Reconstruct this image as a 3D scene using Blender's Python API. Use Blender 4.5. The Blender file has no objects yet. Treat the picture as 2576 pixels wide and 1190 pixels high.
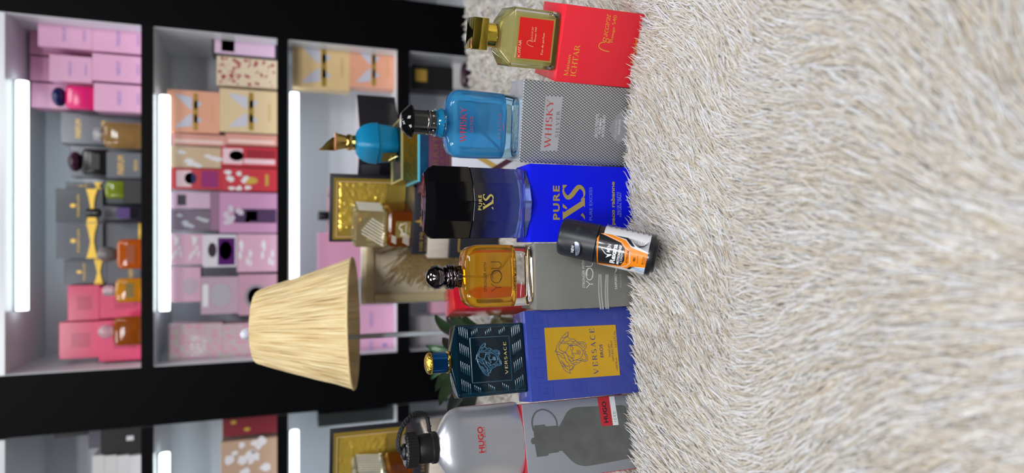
import bpy, bmesh, math, random
import numpy as np
from mathutils import Vector, Matrix
from mathutils.geometry import tessellate_polygon
random.seed(7); RNG = np.random.default_rng(7)
SC = bpy.context.scene; COL = SC.collection
PI = math.pi
# ------------------------------------------------------------------ camera
F_PX = 1600.0; PITCH = math.radians(19.4); CC, CS = math.cos(PITCH), math.sin(PITCH); ZC = 1.10
cam_d = bpy.data.cameras.new('camera'); cam = bpy.data.objects.new('camera', cam_d); COL.objects.link(cam)
cam_d.sensor_fit = 'HORIZONTAL'; cam_d.sensor_width = 36.0; cam_d.lens = F_PX/2576*36.0
cam_d.clip_start = 0.02; cam_d.clip_end = 30
# the phone is held upright and its picture is stored lying on its side: image right is world down
cam.matrix_world = Matrix(((0, 1, 0, 0), (-CS, 0, -CC, 0), (-CC, 0, CS, ZC), (0, 0, 0, 1)))
cam_d.dof.use_dof = True; cam_d.dof.focus_distance = 0.60; cam_d.dof.aperture_fstop = 3.5
SC.camera = cam
SC.view_settings.view_transform = 'Standard'; SC.view_settings.look = 'None'
SC.view_settings.gamma = 1.0; SC.view_settings.use_curve_mapping = False
SC.view_settings.exposure = 0.18
w = bpy.data.worlds.new('world'); SC.world = w; w.use_nodes = True
w.node_tree.nodes['Background'].inputs[0].default_value = (.8, .88, 1, 1)
w.node_tree.nodes['Background'].inputs[1].default_value = 0.0

# ------------------------------------------------------------------ lights: the shop's ceiling panels, with an added rear row
PANELS = [(-.62, .30, 7), (.62, .30, 7), (-.62, -.85, 13), (.62, -.85, 13), (-.62, -1.75, 22), (.62, -1.75, 22), (0, 1.10, 4)]  # pair farthest behind the camera is added to brighten the carton fronts
def area(name, loc, size, power, color=(.985, .99, 1), rot=(0, 0, 0), parent=None):
    l = bpy.data.lights.new(name, 'AREA'); l.energy = power; l.color = color
    l.shape = 'RECTANGLE'; l.size, l.size_y = size
    o = bpy.data.objects.new(name, l); COL.objects.link(o); o.location = loc; o.rotation_euler = rot
    if parent: o.parent = parent
    return o

# ------------------------------------------------------------------ from a pixel of the photograph to a point of the room
def ray(u, v):
    a = (u-595)/F_PX; b = (v-1288)/F_PX
    return a, CC-b*CS, -CS-b*CC
def P(u, v, Y):
    a, y, z = ray(u, v); t = Y/y
    return Vector((a*t, Y, ZC+z*t))
def Pi(ix, iy, Y): return P(1190-iy, ix, Y)      # from stored image pixels
def PZ(Z, u, v):                                 # point at a given height below the lens
    a, y, z = ray(u, v); t = Z/z
    return Vector((a*t, y*t, ZC+Z))

# ------------------------------------------------------------------ materials
MATS = {}
def mat(name, col, rough=.5, metal=0, trans=0, ior=1.45, emit=0, coat=0, coat_r=.03, bump=None, noise=None, spec=None, sss=0):
    if name in MATS: return MATS[name]
    m = bpy.data.materials.new(name); m.use_nodes = True; nt = m.node_tree; b = nt.nodes['Principled BSDF']
    c = (*col, 1)
    b.inputs['Base Color'].default_value = c; b.inputs['Roughness'].default_value = rough
    b.inputs['Metallic'].default_value = metal; b.inputs['Transmission Weight'].default_value = trans
    b.inputs['IOR'].default_value = ior
    if coat: b.inputs['Coat Weight'].default_value = coat; b.inputs['Coat Roughness'].default_value = coat_r
    if spec is not None: b.inputs['Specular IOR Level'].default_value = spec
    if emit: b.inputs['Emission Color'].default_value = c; b.inputs['Emission Strength'].default_value = emit
    if sss: b.inputs['Subsurface Weight'].default_value = sss; b.inputs['Subsurface Radius'].default_value = (.004, .004, .004)
    tc = None
    if bump or noise:
        tc = nt.nodes.new('ShaderNodeTexCoord')
    if bump:
        sc, st = bump[:2]
        n = nt.nodes.new('ShaderNodeTexNoise'); n.inputs['Scale'].default_value = sc; n.inputs['Detail'].default_value = 3
        mp = nt.nodes.new('ShaderNodeMapping'); mp.inputs['Scale'].default_value = bump[2] if len(bump) > 2 else (1, 1, 1)
        nt.links.new(tc.outputs['Object'], mp.inputs[0]); nt.links.new(mp.outputs[0], n.inputs['Vector'])
        bp = nt.nodes.new('ShaderNodeBump'); bp.inputs['Strength'].default_value = st; bp.inputs['Distance'].default_value = .001
        nt.links.new(n.outputs['Fac'], bp.inputs['Height']); nt.links.new(bp.outputs[0], b.inputs['Coat Normal' if coat else 'Normal'])
        if coat and len(bump) > 3: nt.links.new(bp.outputs[0], b.inputs['Normal'])
    if noise:
        sc, c2, lo, hi = noise[:4]
        n = nt.nodes.new('ShaderNodeTexNoise'); n.inputs['Scale'].default_value = sc; n.inputs['Detail'].default_value = 4
        mp = nt.nodes.new('ShaderNodeMapping'); mp.inputs['Scale'].default_value = noise[4] if len(noise) > 4 else (1, 1, 1)
        nt.links.new(tc.outputs['Object'], mp.inputs[0]); nt.links.new(mp.outputs[0], n.inputs['Vector'])
        r = nt.nodes.new('ShaderNodeValToRGB'); r.color_ramp.elements[0].position = lo; r.color_ramp.elements[1].position = hi
        r.color_ramp.elements[0].color = c; r.color_ramp.elements[1].color = (*c2, 1)
        nt.links.new(n.outputs['Fac'], r.inputs[0]); nt.links.new(r.outputs[0], b.inputs['Base Color'])
    MATS[name] = m
    return m
def rgb(r, g, b):                                # 0-255 display colour
    f = lambda c: ((c/255+.055)/1.055)**2.4 if c > 10 else c/255/12.92
    return (f(r), f(g), f(b))
def ink(r, g, b, rough=.5, metal=0):
    return mat('ink_%d_%d_%d_%d' % (r, g, b, int(metal*10)), rgb(r, g, b), rough, metal)

# ------------------------------------------------------------------ mesh building
class MB:
    def __init__(s): s.v = []; s.f = []
    def add(s, vs, fs):
        o = len(s.v); s.v += [tuple(p) for p in vs]; s.f += [tuple(i+o for i in f) for f in fs]; return s
    def box(s, x0, x1, y0, y1, z0, z1):
        return s.add([(x0,y0,z0),(x1,y0,z0),(x1,y1,z0),(x0,y1,z0),(x0,y0,z1),(x1,y0,z1),(x1,y1,z1),(x0,y1,z1)],
            [(3,2,1,0),(4,5,6,7),(0,1,5,4),(1,2,6,5),(2,3,7,6),(3,0,4,7)])
    def loft(s, rings, cap=True, closed=True):
        n = len(rings[0]); vs = [p for r in rings for p in r]; fs = []
        for i in range(len(rings)-1):
            for j in range(n if closed else n-1):
                k = (j+1) % n; fs.append((i*n+j, i*n+k, (i+1)*n+k, (i+1)*n+j))
        if cap: fs.append(tuple(reversed(range(n)))); fs.append(tuple((len(rings)-1)*n+j for j in range(n)))
        return s.add(vs, fs)
    def lathe(s, prof, seg=48, c=(0, 0), cap=True, ridge=None):
        rings = []
        for r, z in prof:
            ring = []
            for k in range(seg):
                a = 2*PI*k/seg; rr = r*(ridge(k) if ridge else 1)
                ring.append((c[0]+rr*math.cos(a), c[1]+rr*math.sin(a), z))
            rings.append(ring)
        return s.loft(rings, cap)
    def tube(s, pts, r, seg=10, cap=True):
        pts = [Vector(p) for p in pts]; rings = []; rr = r if isinstance(r, (list, tuple)) else [r]*len(pts)
        up = Vector((.13, .21, .97))
        for i, p in enumerate(pts):
            t = (pts[min(i+1, len(pts)-1)]-pts[max(i-1, 0)]).normalized()
            a = t.cross(up).normalized() if abs(t.dot(up)) < .999 else t.cross(Vector((1, 0, 0))).normalized(); b = t.cross(a)
            up = b.cross(t) if False else up
            rings.append([p+(a*math.cos(2*PI*k/seg)+b*math.sin(2*PI*k/seg))*rr[i] for k in range(seg)])
        return s.loft(rings, cap)
    def poly(s, pts, y=0):                       # flat filled outline in the x-z plane
        tri = tessellate_polygon([[Vector((p[0], p[1], 0)) for p in pts]])
        return s.add([(p[0], y, p[1]) for p in pts], tri)
    def prism(s, pts, y0, y1):
        n = len(pts)
        tri = tessellate_polygon([[Vector((p[0], p[1], 0)) for p in pts]])
        vs = [(p[0], y0, p[1]) for p in pts]+[(p[0], y1, p[1]) for p in pts]
        fs = list(tri)+[tuple(i+n for i in reversed(t)) for t in tri]+[(i, (i+1) % n, (i+1) % n+n, i+n) for i in range(n)]
        return s.add(vs, fs)
    def ribbon(s, pts, w, y=0):                  # flat line of width w (number or list) in x-z
        pts = [Vector((p[0], p[1])) for p in pts]; n = len(pts); L = []; R = []
        ws = w if isinstance(w, (list, tuple)) else [w]*n
        for i, p in enumerate(pts):
            d = (pts[min(i+1, n-1)]-pts[max(i-1, 0)])
            d = d.normalized() if d.length > 1e-9 else Vector((1, 0)); nn = Vector((-d.y, d.x))*ws[i]/2
            L.append(p+nn); R.append(p-nn)
        return s.add([(p.x, y, p.y) for p in L+R], [(i, i+1, n+i+1, n+i) for i in range(n-1)])
    def obj(s, name, m, parent=None, smooth=None, bevel=0, fix=True, seg=2):
        me = bpy.data.meshes.new(name); me.from_pydata([tuple(p) for p in s.v], [], s.f)
        if fix:
            bm = bmesh.new(); bm.from_mesh(me); bmesh.ops.recalc_face_normals(bm, faces=bm.faces)
            if bevel: bmesh.ops.bevel(bm, geom=[e for e in bm.edges if e.calc_face_angle(0) > .6], offset=bevel, segments=seg, profile=.5, affect='EDGES', clamp_overlap=True)
            bm.to_mesh(me); bm.free()
        if smooth is None and bevel: smooth = 40
        if smooth:
            me.shade_smooth(); me.set_sharp_from_angle(angle=math.radians(smooth))
        me.materials.append(m)
        o = bpy.data.objects.new(name, me); COL.objects.link(o)
        if parent: o.parent = parent
        return o
def rring(hw, hd, r, z, n=6, c=(0, 0)):          # rounded rectangle ring
    r = min(r, hw*.999, hd*.999); out = []
    for sx, sy, a0 in ((1, 1, 0), (-1, 1, PI/2), (-1, -1, PI), (1, -1, 1.5*PI)):
        for k in range(n+1):
            a = a0+PI/2*k/n; out.append((c[0]+sx*(hw-r)+r*math.cos(a), c[1]+sy*(hd-r)+r*math.sin(a), z))
    return out
def sring(hw, hd, z, p=2.6, n=64):               # superellipse ring
    out = []
    for k in range(n):
        a = 2*PI*k/n; ca, sa = math.cos(a), math.sin(a)
        out.append((hw*math.copysign(abs(ca)**(2/p), ca), hd*math.copysign(abs(sa)**(2/p), sa), z))
    return out
def pring(pts, z, k=1, ky=None):
    ky = k if ky is None else ky
    return [(x*k, y*ky, z) for x, y in pts]

def tag(o, label=None, cat=None, group=None, kind=None):
    for k, v in (('label', label), ('category', cat), ('group', group), ('kind', kind)):
        if v: o[k] = v
    return o
def thing(name, label, cat, loc=(0, 0, 0), rz=0, group=None, M=None):
    o = bpy.data.objects.new(name, None); COL.objects.link(o); o.empty_display_size = .02
    if M is not None: o.matrix_world = M
    else:
        M = Matrix.Translation(Vector(loc)) @ Matrix.Rotation(rz, 4, 'Z'); o.matrix_world = M
    ROOTM[o.name] = M.copy()
    return tag(o, label, cat, group)
ROOTM = {}
def loc_of(root, yp, ix, iy):                    # stored-image pixel -> (x, z) on the plane y=yp of a thing
    Mi = ROOTM[root.name].inverted(); o = Mi @ Vector((0, 0, ZC)); d = Mi.to_3x3() @ Vector(ray(1190-iy, ix))
    t = (yp-o.y)/d.y; p = o+d*t
    return p.x, p.z

# ------------------------------------------------------------------ lettering
def arc(cx, cy, rx, ry, a0, a1, n=14):
    return [(cx+rx*math.cos(math.radians(a0+(a1-a0)*i/n)), cy+ry*math.sin(math.radians(a0+(a1-a0)*i/n))) for i in range(n+1)]
def line(*p): return list(p)
# serif glyphs: (advance, [strokes], [(x, y, halfwidth) serif bars])
SG = {
'W': (1.18, [line((.06,1),(.34,0)), line((.34,0),(.6,.98)), line((.52,1),(.8,0)), line((.8,0),(1.08,1))], [(.08,1,.12),(.54,1,.12),(1.08,1,.1)]),
'H': (.88, [line((.16,0),(.16,1)), line((.7,0),(.7,1)), line((.16,.52),(.7,.52))], [(.16,0,.12),(.16,1,.12),(.7,0,.12),(.7,1,.12)]),
'I': (.44, [line((.2,0),(.2,1))], [(.2,0,.13),(.2,1,.13)]),
'S': (.66, [arc(.3,.74,.2,.24,30,265)+arc(.3,.26,.22,.25,85,-150)], []),
'K': (.86, [line((.16,0),(.16,1)), line((.7,.97),(.2,.46)), line((.32,.58),(.74,0))], [(.16,0,.12),(.16,1,.12),(.68,1,.1),(.74,0,.1)]),
'Y': (.84, [line((.06,1),(.4,.45)), line((.4,.45),(.74,1)), line((.4,.5),(.4,0))], [(.08,1,.1),(.74,1,.1),(.4,0,.12)]),
'L': (.68, [line((.16,0),(.16,1)), line((.16,.02),(.58,.02),(.6,.2))], [(.16,0,.12),(.16,1,.12)]),
'V': (.86, [line((.06,1),(.4,0)), line((.4,0),(.74,1))], [(.08,1,.1),(.74,1,.1)]),
'E': (.72, [line((.16,0),(.16,1)), line((.16,.98),(.58,.98),(.6,.8)), line((.16,.52),(.48,.52)), line((.16,.02),(.6,.02),(.63,.22))], [(.16,0,.12),(.16,1,.12)]),
'R': (.82, [line((.16,0),(.16,1)), [(.16,.98)]+arc(.36,.74,.24,.24,90,-90)+[(.16,.5)], line((.4,.5),(.72,0))], [(.16,0,.12),(.16,1,.12),(.74,0,.09)]),
'C': (.84, [arc(.45,.5,.36,.5,50,310)], []),
'G': (.86, [arc(.45,.5,.36,.5,50,320), line((.72,.42),(.72,.08))], [(.7,.42,.1)]),
'T': (.78, [line((.37,0),(.37,1)), line((.05,.8),(.06,.98),(.68,.98),(.69,.8))], [(.37,0,.12)]),
'A': (.86, [line((.1,0),(.4,1)), line((.38,1),(.72,0)), line((.2,.34),(.58,.34))], [(.1,0,.1),(.72,0,.12)]),
'M': (1.04, [line((.16,0),(.16,1)), line((.16,1),(.5,.05)), line((.5,.05),(.86,1)), line((.86,1),(.86,0))], [(.16,0,.1),(.14,1,.1),(.86,0,.1),(.88,1,.1)]),
'O': (.92, [arc(.44,.5,.36,.5,0,360,24)], []),
'P': (.74, [line((.16,0),(.16,1)), [(.16,.98)]+arc(.36,.72,.24,.26,90,-90)+[(.16,.46)]], [(.16,0,.12),(.16,1,.12)]),
'F': (.7, [line((.16,0),(.16,1)), line((.16,.98),(.58,.98),(.6,.8)), line((.16,.5),(.48,.5))], [(.16,0,.12),(.16,1,.12)]),
'U': (.88, [[(.16,1)]+arc(.43,.3,.27,.3,180,360)+[(.7,1)]], [(.16,1,.12),(.7,1,.12)]),
'N': (.92, [line((.16,0),(.16,1)), line((.14,1),(.74,0)), line((.74,0),(.74,1))], [(.16,0,.1),(.12,1,.08),(.74,1,.1)]),
'B': (.78, [line((.16,0),(.16,1)), [(.16,.98)]+arc(.36,.76,.2,.22,90,-90)+[(.16,.54)], [(.16,.54)]+arc(.38,.28,.26,.26,90,-90)+[(.16,.02)]], [(.16,0,.1),(.16,1,.1)]),
'X': (.86, [line((.08,1),(.74,0)), line((.72,1),(.1,0))], [(.1,1,.12),(.72,1,.1),(.1,0,.1),(.74,0,.12)]),
'J': (.5, [line((.28,1),(.28,.1),(.2,-.05),(.08,-.05))], [(.28,1,.12)]),
'D': (.88, [line((.16,0),(.16,1)), [(.16,.98)]+arc(.34,.5,.38,.48,90,-90)+[(.16,.02)]], []),
'a': (.56, [[(.1,.42)]+arc(.26,.4,.14,.1,150,0)+[(.4,.08),(.5,.02)], arc(.24,.14,.15,.14,40,320)], []),
'i': (.32, [line((.16,0),(.16,.48)), line((.16,.64),(.16,.74))], [(.16,0,.1),(.12,.48,.06)]),
's': (.44, [arc(.21,.37,.12,.11,30,260)+arc(.21,.13,.14,.13,80,-150)], []),
'o': (.56, [arc(.27,.25,.2,.25,0,360,20)], []),
'n': (.62, [line((.14,0),(.14,.48)), [(.14,.32)]+arc(.3,.32,.15,.16,170,0)+[(.45,0)]], [(.14,0,.09),(.45,0,.09)]),
'u': (.62, [[(.14,.48)]+arc(.29,.16,.15,.16,180,360), line((.46,.48),(.46,0))], [(.1,.48,.06),(.5,0,.06)]),
'g': (.54, [arc(.25,.3,.16,.17,0,360,16), arc(.25,-.1,.18,.12,0,360,16), line((.16,.16),(.14,.04),(.3,.02))], []),
'e': (.52, [[(.08,.27),(.42,.27)]+arc(.25,.26,.18,.23,5,310)], []),
'd': (.6, [arc(.26,.24,.18,.24,40,320), line((.45,0),(.45,.98))], [(.42,.98,.06),(.48,0,.06)]),
'p': (.6, [line((.14,-.3),(.14,.48)), arc(.31,.24,.18,.24,140,-140)], [(.14,-.3,.09)]),
'r': (.44, [line((.14,0),(.14,.48)), [(.14,.3),(.24,.45),(.38,.46)]], [(.14,0,.1)]),
'f': (.36, [[(.16,0),(.16,.8),(.24,.95),(.38,.95)], line((.04,.48),(.32,.48))], [(.16,0,.1)]),
'm': (.94, [line((.14,0),(.14,.48)), [(.14,.32)]+arc(.28,.32,.15,.16,170,0)+[(.43,0)], [(.43,.32)]+arc(.58,.32,.15,.16,170,0)+[(.73,0)]], [(.14,0,.08),(.43,0,.08),(.73,0,.08)]),
'5': (.6, [[(.48,.96),(.18,.96),(.14,.56)]+arc(.27,.3,.2,.28,110,-150)], []),
'4': (.6, [line((.38,0),(.38,.98),(.05,.3),(.55,.3))], []),
'0': (.62, [arc(.3,.49,.22,.49,0,360,24)], []),
' ': (.36, [], []), '.': (.3, [line((.1,0),(.1,.08))], []),
}
def serif_mesh(text, thick=.13, thin=.05, track=0, serifs=True, y=0):
    mb = MB(); x = 0; e = 0
    for ch in text:
        adv, st, se = SG.get(ch, SG['I'])
        for s in st:
            pts = []
            for i in range(len(s)-1):
                n = max(1, int(math.dist(s[i], s[i+1])/.12))
                for k in range(n): pts.append((s[i][0]+(s[i+1][0]-s[i][0])*k/n, s[i][1]+(s[i+1][1]-s[i][1])*k/n))
            pts.append(s[-1]); ws = []
            for i in range(len(pts)):
                a = pts[max(i-1, 0)]; b = pts[min(i+1, len(pts)-1)]; dx, dz = b[0]-a[0], b[1]-a[1]; L = math.hypot(dx, dz) or 1
                dx, dz = dx/L, dz/L
                if len(s) <= 3 and len(s) > 1 and abs(dx) > .15 and dx*dz > 0 and abs(dz) > .2: ws.append(thin)
                elif ch in 'NM' and abs(dx) < .01: ws.append(thin if ch == 'N' or x < 0 else thin*1.6)
                else: ws.append(thin+(thick-thin)*abs(dz)**1.5)
            e += 1; mb.ribbon([(p[0]+x, p[1]) for p in pts], ws, y-e*1e-6)
        if serifs:
            for sx, sz, hw in se:
                e += 1; z0 = sz if sz < .3 else sz-thin*.8
                mb.add([(x+sx-hw, y-e*1e-6, z0), (x+sx+hw, y-e*1e-6, z0), (x+sx+hw, y-e*1e-6, z0+thin*.8), (x+sx-hw, y-e*1e-6, z0+thin*.8)], [(0, 1, 2, 3)])
        x += adv+track
    return mb
def font_mesh(text, bold=0.0, shear=0, space=1.0):
    cu = bpy.data.curves.new('text', 'FONT'); cu.body = text; cu.shear = shear; cu.space_character = space; cu.offset = bold; cu.resolution_u = 3
    o = bpy.data.objects.new('text', cu); COL.objects.link(o)
    me = bpy.data.meshes.new_from_object(o.evaluated_get(bpy.context.evaluated_depsgraph_get()))
    mb = MB(); mb.v = [(v.co.x, 0, v.co.y) for v in me.vertices]; mb.f = [tuple(p.vertices) for p in me.polygons]
    bpy.data.objects.remove(o); bpy.data.curves.remove(cu); bpy.data.meshes.remove(me)
    return mb
def curved(mb, proj, step):                      # cut a flat x-z mesh into narrow strips and lay it on a surface
    me = bpy.data.meshes.new('t'); me.from_pydata(mb.v, [], mb.f); bm = bmesh.new(); bm.from_mesh(me); bpy.data.meshes.remove(me)
    lim = getattr(proj, 'lim', None)
    if lim:
        for v in bm.verts: v.co.x = max(-lim, min(lim, v.co.x))
    xs = [v.co.x for v in bm.verts]; x = math.floor(min(xs)/step)*step
    while x < max(xs):
        bmesh.ops.bisect_plane(bm, geom=bm.verts[:]+bm.edges[:]+bm.faces[:], plane_co=(x, 0, 0), plane_no=(1, 0, 0)); x += step
    out = MB(); bm.verts.index_update()
    out.v = [(v.co.x, proj(v.co.x, v.co.z)+v.co.y, v.co.z) for v in bm.verts]; out.f = [tuple(v.index for v in f.verts) for f in bm.faces]
    bm.free(); return out
def fit(mb, x0, x1, z0, z1, y):
    xs = [p[0] for p in mb.v]; zs = [p[2] for p in mb.v]; a, b, c, d = min(xs), max(xs), min(zs), max(zs)
    mb.v = [(x0+(p[0]-a)/(b-a)*(x1-x0), y+p[1]*.3, z0+(p[2]-c)/(d-c)*(z1-z0)) for p in mb.v]; return mb
def rect_of(root, yp, r):                        # r = (x_top, x_base, y_left, y_right) in stored-image pixels
    xm = (r[0]+r[1])/2; ym = (r[2]+r[3])/2
    return loc_of(root, yp, xm, r[2])[0], loc_of(root, yp, xm, r[3])[0], loc_of(root, yp, r[1], ym)[1], loc_of(root, yp, r[0], ym)[1]
def text(root, yp, r, s, m, style='sans', parent=None, name='printed_lettering', proj=None, lift=.0002, **k):
    mb = serif_mesh(s, **k) if style == 'serif' else font_mesh(s, **k)
    mb.v = [(p[0], p[1]*(1 if style == 'serif' else 0), p[2]) for p in mb.v]
    x0, x1, z0, z1 = rect_of(root, yp, r)
    fit(mb, x0, x1, z0, z1, 0 if proj else yp-lift)
    if proj: mb = curved(mb, lambda x, z: proj(x, z)-lift, .0015)
    return mb.obj(name, m, parent or root, fix=False)
def shape(root, yp, pts, m, name='printed_panel', parent=None, proj=None, lift=.00012, px=True, step=.0015):
    q = [loc_of(root, yp, *p) for p in pts] if px else pts
    mb = MB().poly(q, 0 if proj else yp-lift)
    if proj: mb = curved(mb, lambda x, z: proj(x, z)-lift, step)
    return mb.obj(name, m, parent or root, fix=False)
def strokes(root, yp, lines, w, m, name='printed_line', parent=None, proj=None, lift=.0002, px=True):
    mb = MB()
    for i, l in enumerate(lines):
        mb.ribbon([loc_of(root, yp, *p) for p in l] if px else l, w, (0 if proj else yp-lift)-i*2e-6)
    if proj: mb = curved(mb, lambda x, z: proj(x, z)-lift, .0015)
    return mb.obj(name, m, parent or root, fix=False)
def smooth_line(pts, n=6):                       # Catmull-Rom
    out = []
    for i in range(len(pts)-1):
        p0, p1, p2, p3 = pts[max(i-1, 0)], pts[i], pts[i+1], pts[min(i+2, len(pts)-1)]
        for k in range(n):
            t = k/n; out.append(tuple(.5*((2*b)+(-a+c)*t+(2*a-5*b+4*c-d)*t*t+(-a+3*b-3*c+d)*t**3) for a, b, c, d in zip(p0, p1, p2, p3)))
    out.append(tuple(pts[-1])); return out
# ================================================================== the shop
def struct(mb, name, m, **k): return tag(mb.obj(name, m, **k), kind='structure')
wall_m = mat('wall paint', (.10, .095, .09), .7); ceil_m = mat('ceiling paint', (.35, .35, .35), .8)
floor_m = mat('floor tile', (.18, .17, .16), .25, noise=(3, (.26, .25, .23), .3, .7))
struct(MB().box(-2.4, 2.4, -2.2, 2.1, -.05, 0), 'floor', floor_m)
struct(MB().box(-2.4, 2.4, -2.2, 2.1, 2.6, 2.65), 'ceiling', ceil_m)
struct(MB().box(-2.45, -2.4, -2.2, 2.1, 0, 2.6), 'wall_left', wall_m)
struct(MB().box(2.4, 2.45, -2.2, 2.1, 0, 2.6), 'wall_right', wall_m)
struct(MB().box(-2.4, 2.4, 2.1, 2.15, 0, 2.6), 'wall_back', wall_m)
struct(MB().box(-2.4, 2.4, -2.25, -2.2, 0, 2.6), 'wall_front', wall_m)
steel_w = mat('lamp frame white', (.7, .7, .7), .5)
for i, (x, y, pw) in enumerate(PANELS):
    t = thing('ceiling_light', 'square flat ceiling panel light hung over the shop floor', 'ceiling light', (x, y, 2.56), 0, 'ceiling panel lights')
    fr = MB()
    for s in (-1, 1):
        fr.box(-.25, .25, s*.235-.015, s*.235+.015, 0, .03); fr.box(s*.235-.015, s*.235+.015, -.22, .22, 0, .03)
    fr.obj('frame', steel_w, t)
    MB().box(-.22, .22, -.22, .22, .006, .03).obj('diffuser', mat('diffuser', (1, 1, 1), .5, emit=3), t)
    area('panel_lamp', (0, 0, -.002), (.43, .43), pw, parent=t)

black_m = mat('black laminate', (.0022, .0024, .0032), .5, spec=.07, bump=(30, .1))
white_m = mat('white laminate', (.76, .79, .84), .25)
edge_m = mat('black edge', (.003, .003, .004), .5, spec=.08)
FY, BY = 1.55, 1.78
LEV = [.539, .274, 0.0, -.28]; TH = [.023, .0236, .03, .03]
FLO = [.297, .0236, -.25]                                        # top faces of the shelves under bays 1..3
def shelving(x0, x1, label, side_l, side_r):
    t = thing('shelving_unit', label, 'shelving', ((x0+x1)/2, FY, 0)); c = (x0+x1)/2; a, b = x0-c, x1-c
    MB().box(a, b, BY-FY, BY-FY+.02, .1, ZC+LEV[0]+.02).obj('back_panel', white_m, t)
    MB().box(a, b, 0, BY-FY, ZC+LEV[0], ZC+LEV[0]+.02).obj('top_board', white_m, t)
    MB().box(a-side_l, b+side_r, 0, BY-FY+.02, ZC+LEV[0]+.021, ZC+1.1).obj('header_panel', black_m, t)
    for lo, hi in ((.274, .297), (0, .0236), (-.28, -.25), (-.56, -.53)):
        s = MB().box(a, b, .004, BY-FY, ZC+lo, ZC+hi).obj('shelf', white_m, t)
        MB().box(a, b, -.002, .0035, ZC+lo-.0, ZC+hi).obj('edge_trim', edge_m, s)
    MB().box(a-side_l, b+side_r, 0, BY-FY, 0, .1).obj('plinth', black_m, t)
    MB().box(a, b, 0, .018, .1, ZC-.56).obj('cabinet_front', black_m, t)
    for s, wd in ((-1, side_l), (1, side_r)):
        if wd:
            e = a if s < 0 else b
            MB().box(min(e, e+s*wd), max(e, e+s*wd), -.002, BY-FY+.02, .1, ZC+LEV[0]+.02).obj('side_panel', black_m, t)
            MB().box(min(e, e-s*.0015), max(e, e-s*.0015), .001, BY-FY, .101, ZC+LEV[0]+.0).obj('white_lining', white_m, t)
    return t
shelving(-.281, .453, 'black framed wall shelving with white bays, full of pink, grey and peach cartons', .126, .124)
shelving(-1.16, -.411, 'black framed wall shelving behind the silver flask bottle, holding dark and wine cartons', .05, 0)
shelving(.585, 1.3, 'black framed wall shelving beyond the post behind the coral carton, barely in view', 0, .05)
led_m = mat('led tube', (.86, .97, 1.0), .4, emit=3.4)
al_m = mat('aluminium', (.8, .8, .82), .3, 1)
def led(x0, x1, z, label):
    t = thing('strip_light', label, 'strip light', ((x0+x1)/2, 1.6, ZC+z), 0, 'white strip lights under the shelves')
    h = (x1-x0)/2
    MB().box(-h, h, -.008, .008, -.0045, 0).obj('mounting_rail', al_m, t)
    MB().tube([(-h, 0, -.0145), (h, 0, -.0145)], .0098, 14).obj('lit_tube', led_m, t, smooth=50)
led(-.155, .326, LEV[0], 'white strip light under the topmost shelf, above the pink and grey cartons')
led(-.166, .315, LEV[1], 'white strip light above the peach and red cartons of the second bay')
led(-.160, .342, LEV[2], 'white strip light in the third bay, behind the straw lamp shade')
led(-.95, -.485, LEV[1]-.0, 'white strip light end near the beige film-wrapped carton')
led(-.95, -.462, LEV[2], 'white strip light end above the gold-lined box near the silver flask bottle')

# ================================================================== table, throw
TX0, TX1, TY0, TY1 = -.62, .72, .06, 1.15
t = thing('display_table', 'black display table hidden under a shaggy cream fur throw', 'table', (0, .6, 0))
MB().box(TX0+.01, TX1-.01, TY0-.59, TY1-.61, .722, .7600).obj('tabletop', black_m, t, bevel=.003)
for sx in (TX0+.05, TX1-.05):
    for sy in (TY0-.54, TY1-.65): MB().box(sx-.02, sx+.02, sy-.02, sy+.02, 0, .722).obj('leg', black_m, t)
BASE = .7630                                                    # underside of the fur backing
def bump_h(X, Y):                                               # gentle swell of the throw, m above BASE
    X = np.asarray(X, float); Y = np.asarray(Y, float)
    h = .0045*np.sin(7*X+1.3)*np.sin(9*Y+.4)+.003*np.sin(19*X-11*Y)
    h = h + .020*np.exp(-((Y-.235-.03*np.sin(6*X))/.085)**2)+.008*np.exp(-((Y-.66)/.3)**2*0-((X-.5)/.12)**2)*0
    h = h - (.004+.013*np.exp(-((X-.01)/.09)**2))*np.exp(-((Y-.385-.02*np.sin(8*X+1))/.035)**2)
    h = h + .0035*np.sin(47*X+5*np.sin(9*Y))*np.sin(53*Y+2*np.sin(21*X))*np.clip((.42-Y)/.08, 0, 1)
    fade = np.clip((np.abs(Y-.585)-.07)/.06, 0, 1)
    return .0130+h*(.25+.75*fade)
nx, ny = 90, 80
xs = np.linspace(TX0-.0, TX1, nx); ys = np.linspace(TY0, TY1, ny)
mb = MB(); gx, gy = np.meshgrid(xs, ys); gz = BASE+bump_h(gx, gy)-.004
top = [(float(a), float(b), float(c)) for a, b, c in zip(gx.ravel(), gy.ravel(), gz.ravel())]
mb.add(top, [(j*nx+i, j*nx+i+1, (j+1)*nx+i+1, (j+1)*nx+i) for j in range(ny-1) for i in range(nx-1)])
bot = [(p[0], p[1], BASE-.0015) for p in top]
mb.add(bot, [(j*nx+i, (j+1)*nx+i, (j+1)*nx+i+1, j*nx+i+1) for j in range(ny-1) for i in range(nx-1)])
N0 = nx*ny
rim = [i for i in range(nx)]+[j*nx+nx-1 for j in range(1, ny)]+[(ny-1)*nx+i for i in range(nx-2, -1, -1)]+[j*nx for j in range(ny-2, 0, -1)]
mb.f += [(rim[k], rim[(k+1) % len(rim)], rim[(k+1) % len(rim)]+N0, rim[k]+N0) for k in range(len(rim))]
throw = thing('fur_throw', 'cream white shaggy long-haired fur throw spread over the display table', 'throw', (0, 0, 0))
mb.obj('backing', mat('fur backing', rgb(214, 198, 172), .9), throw, smooth=60)

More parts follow.
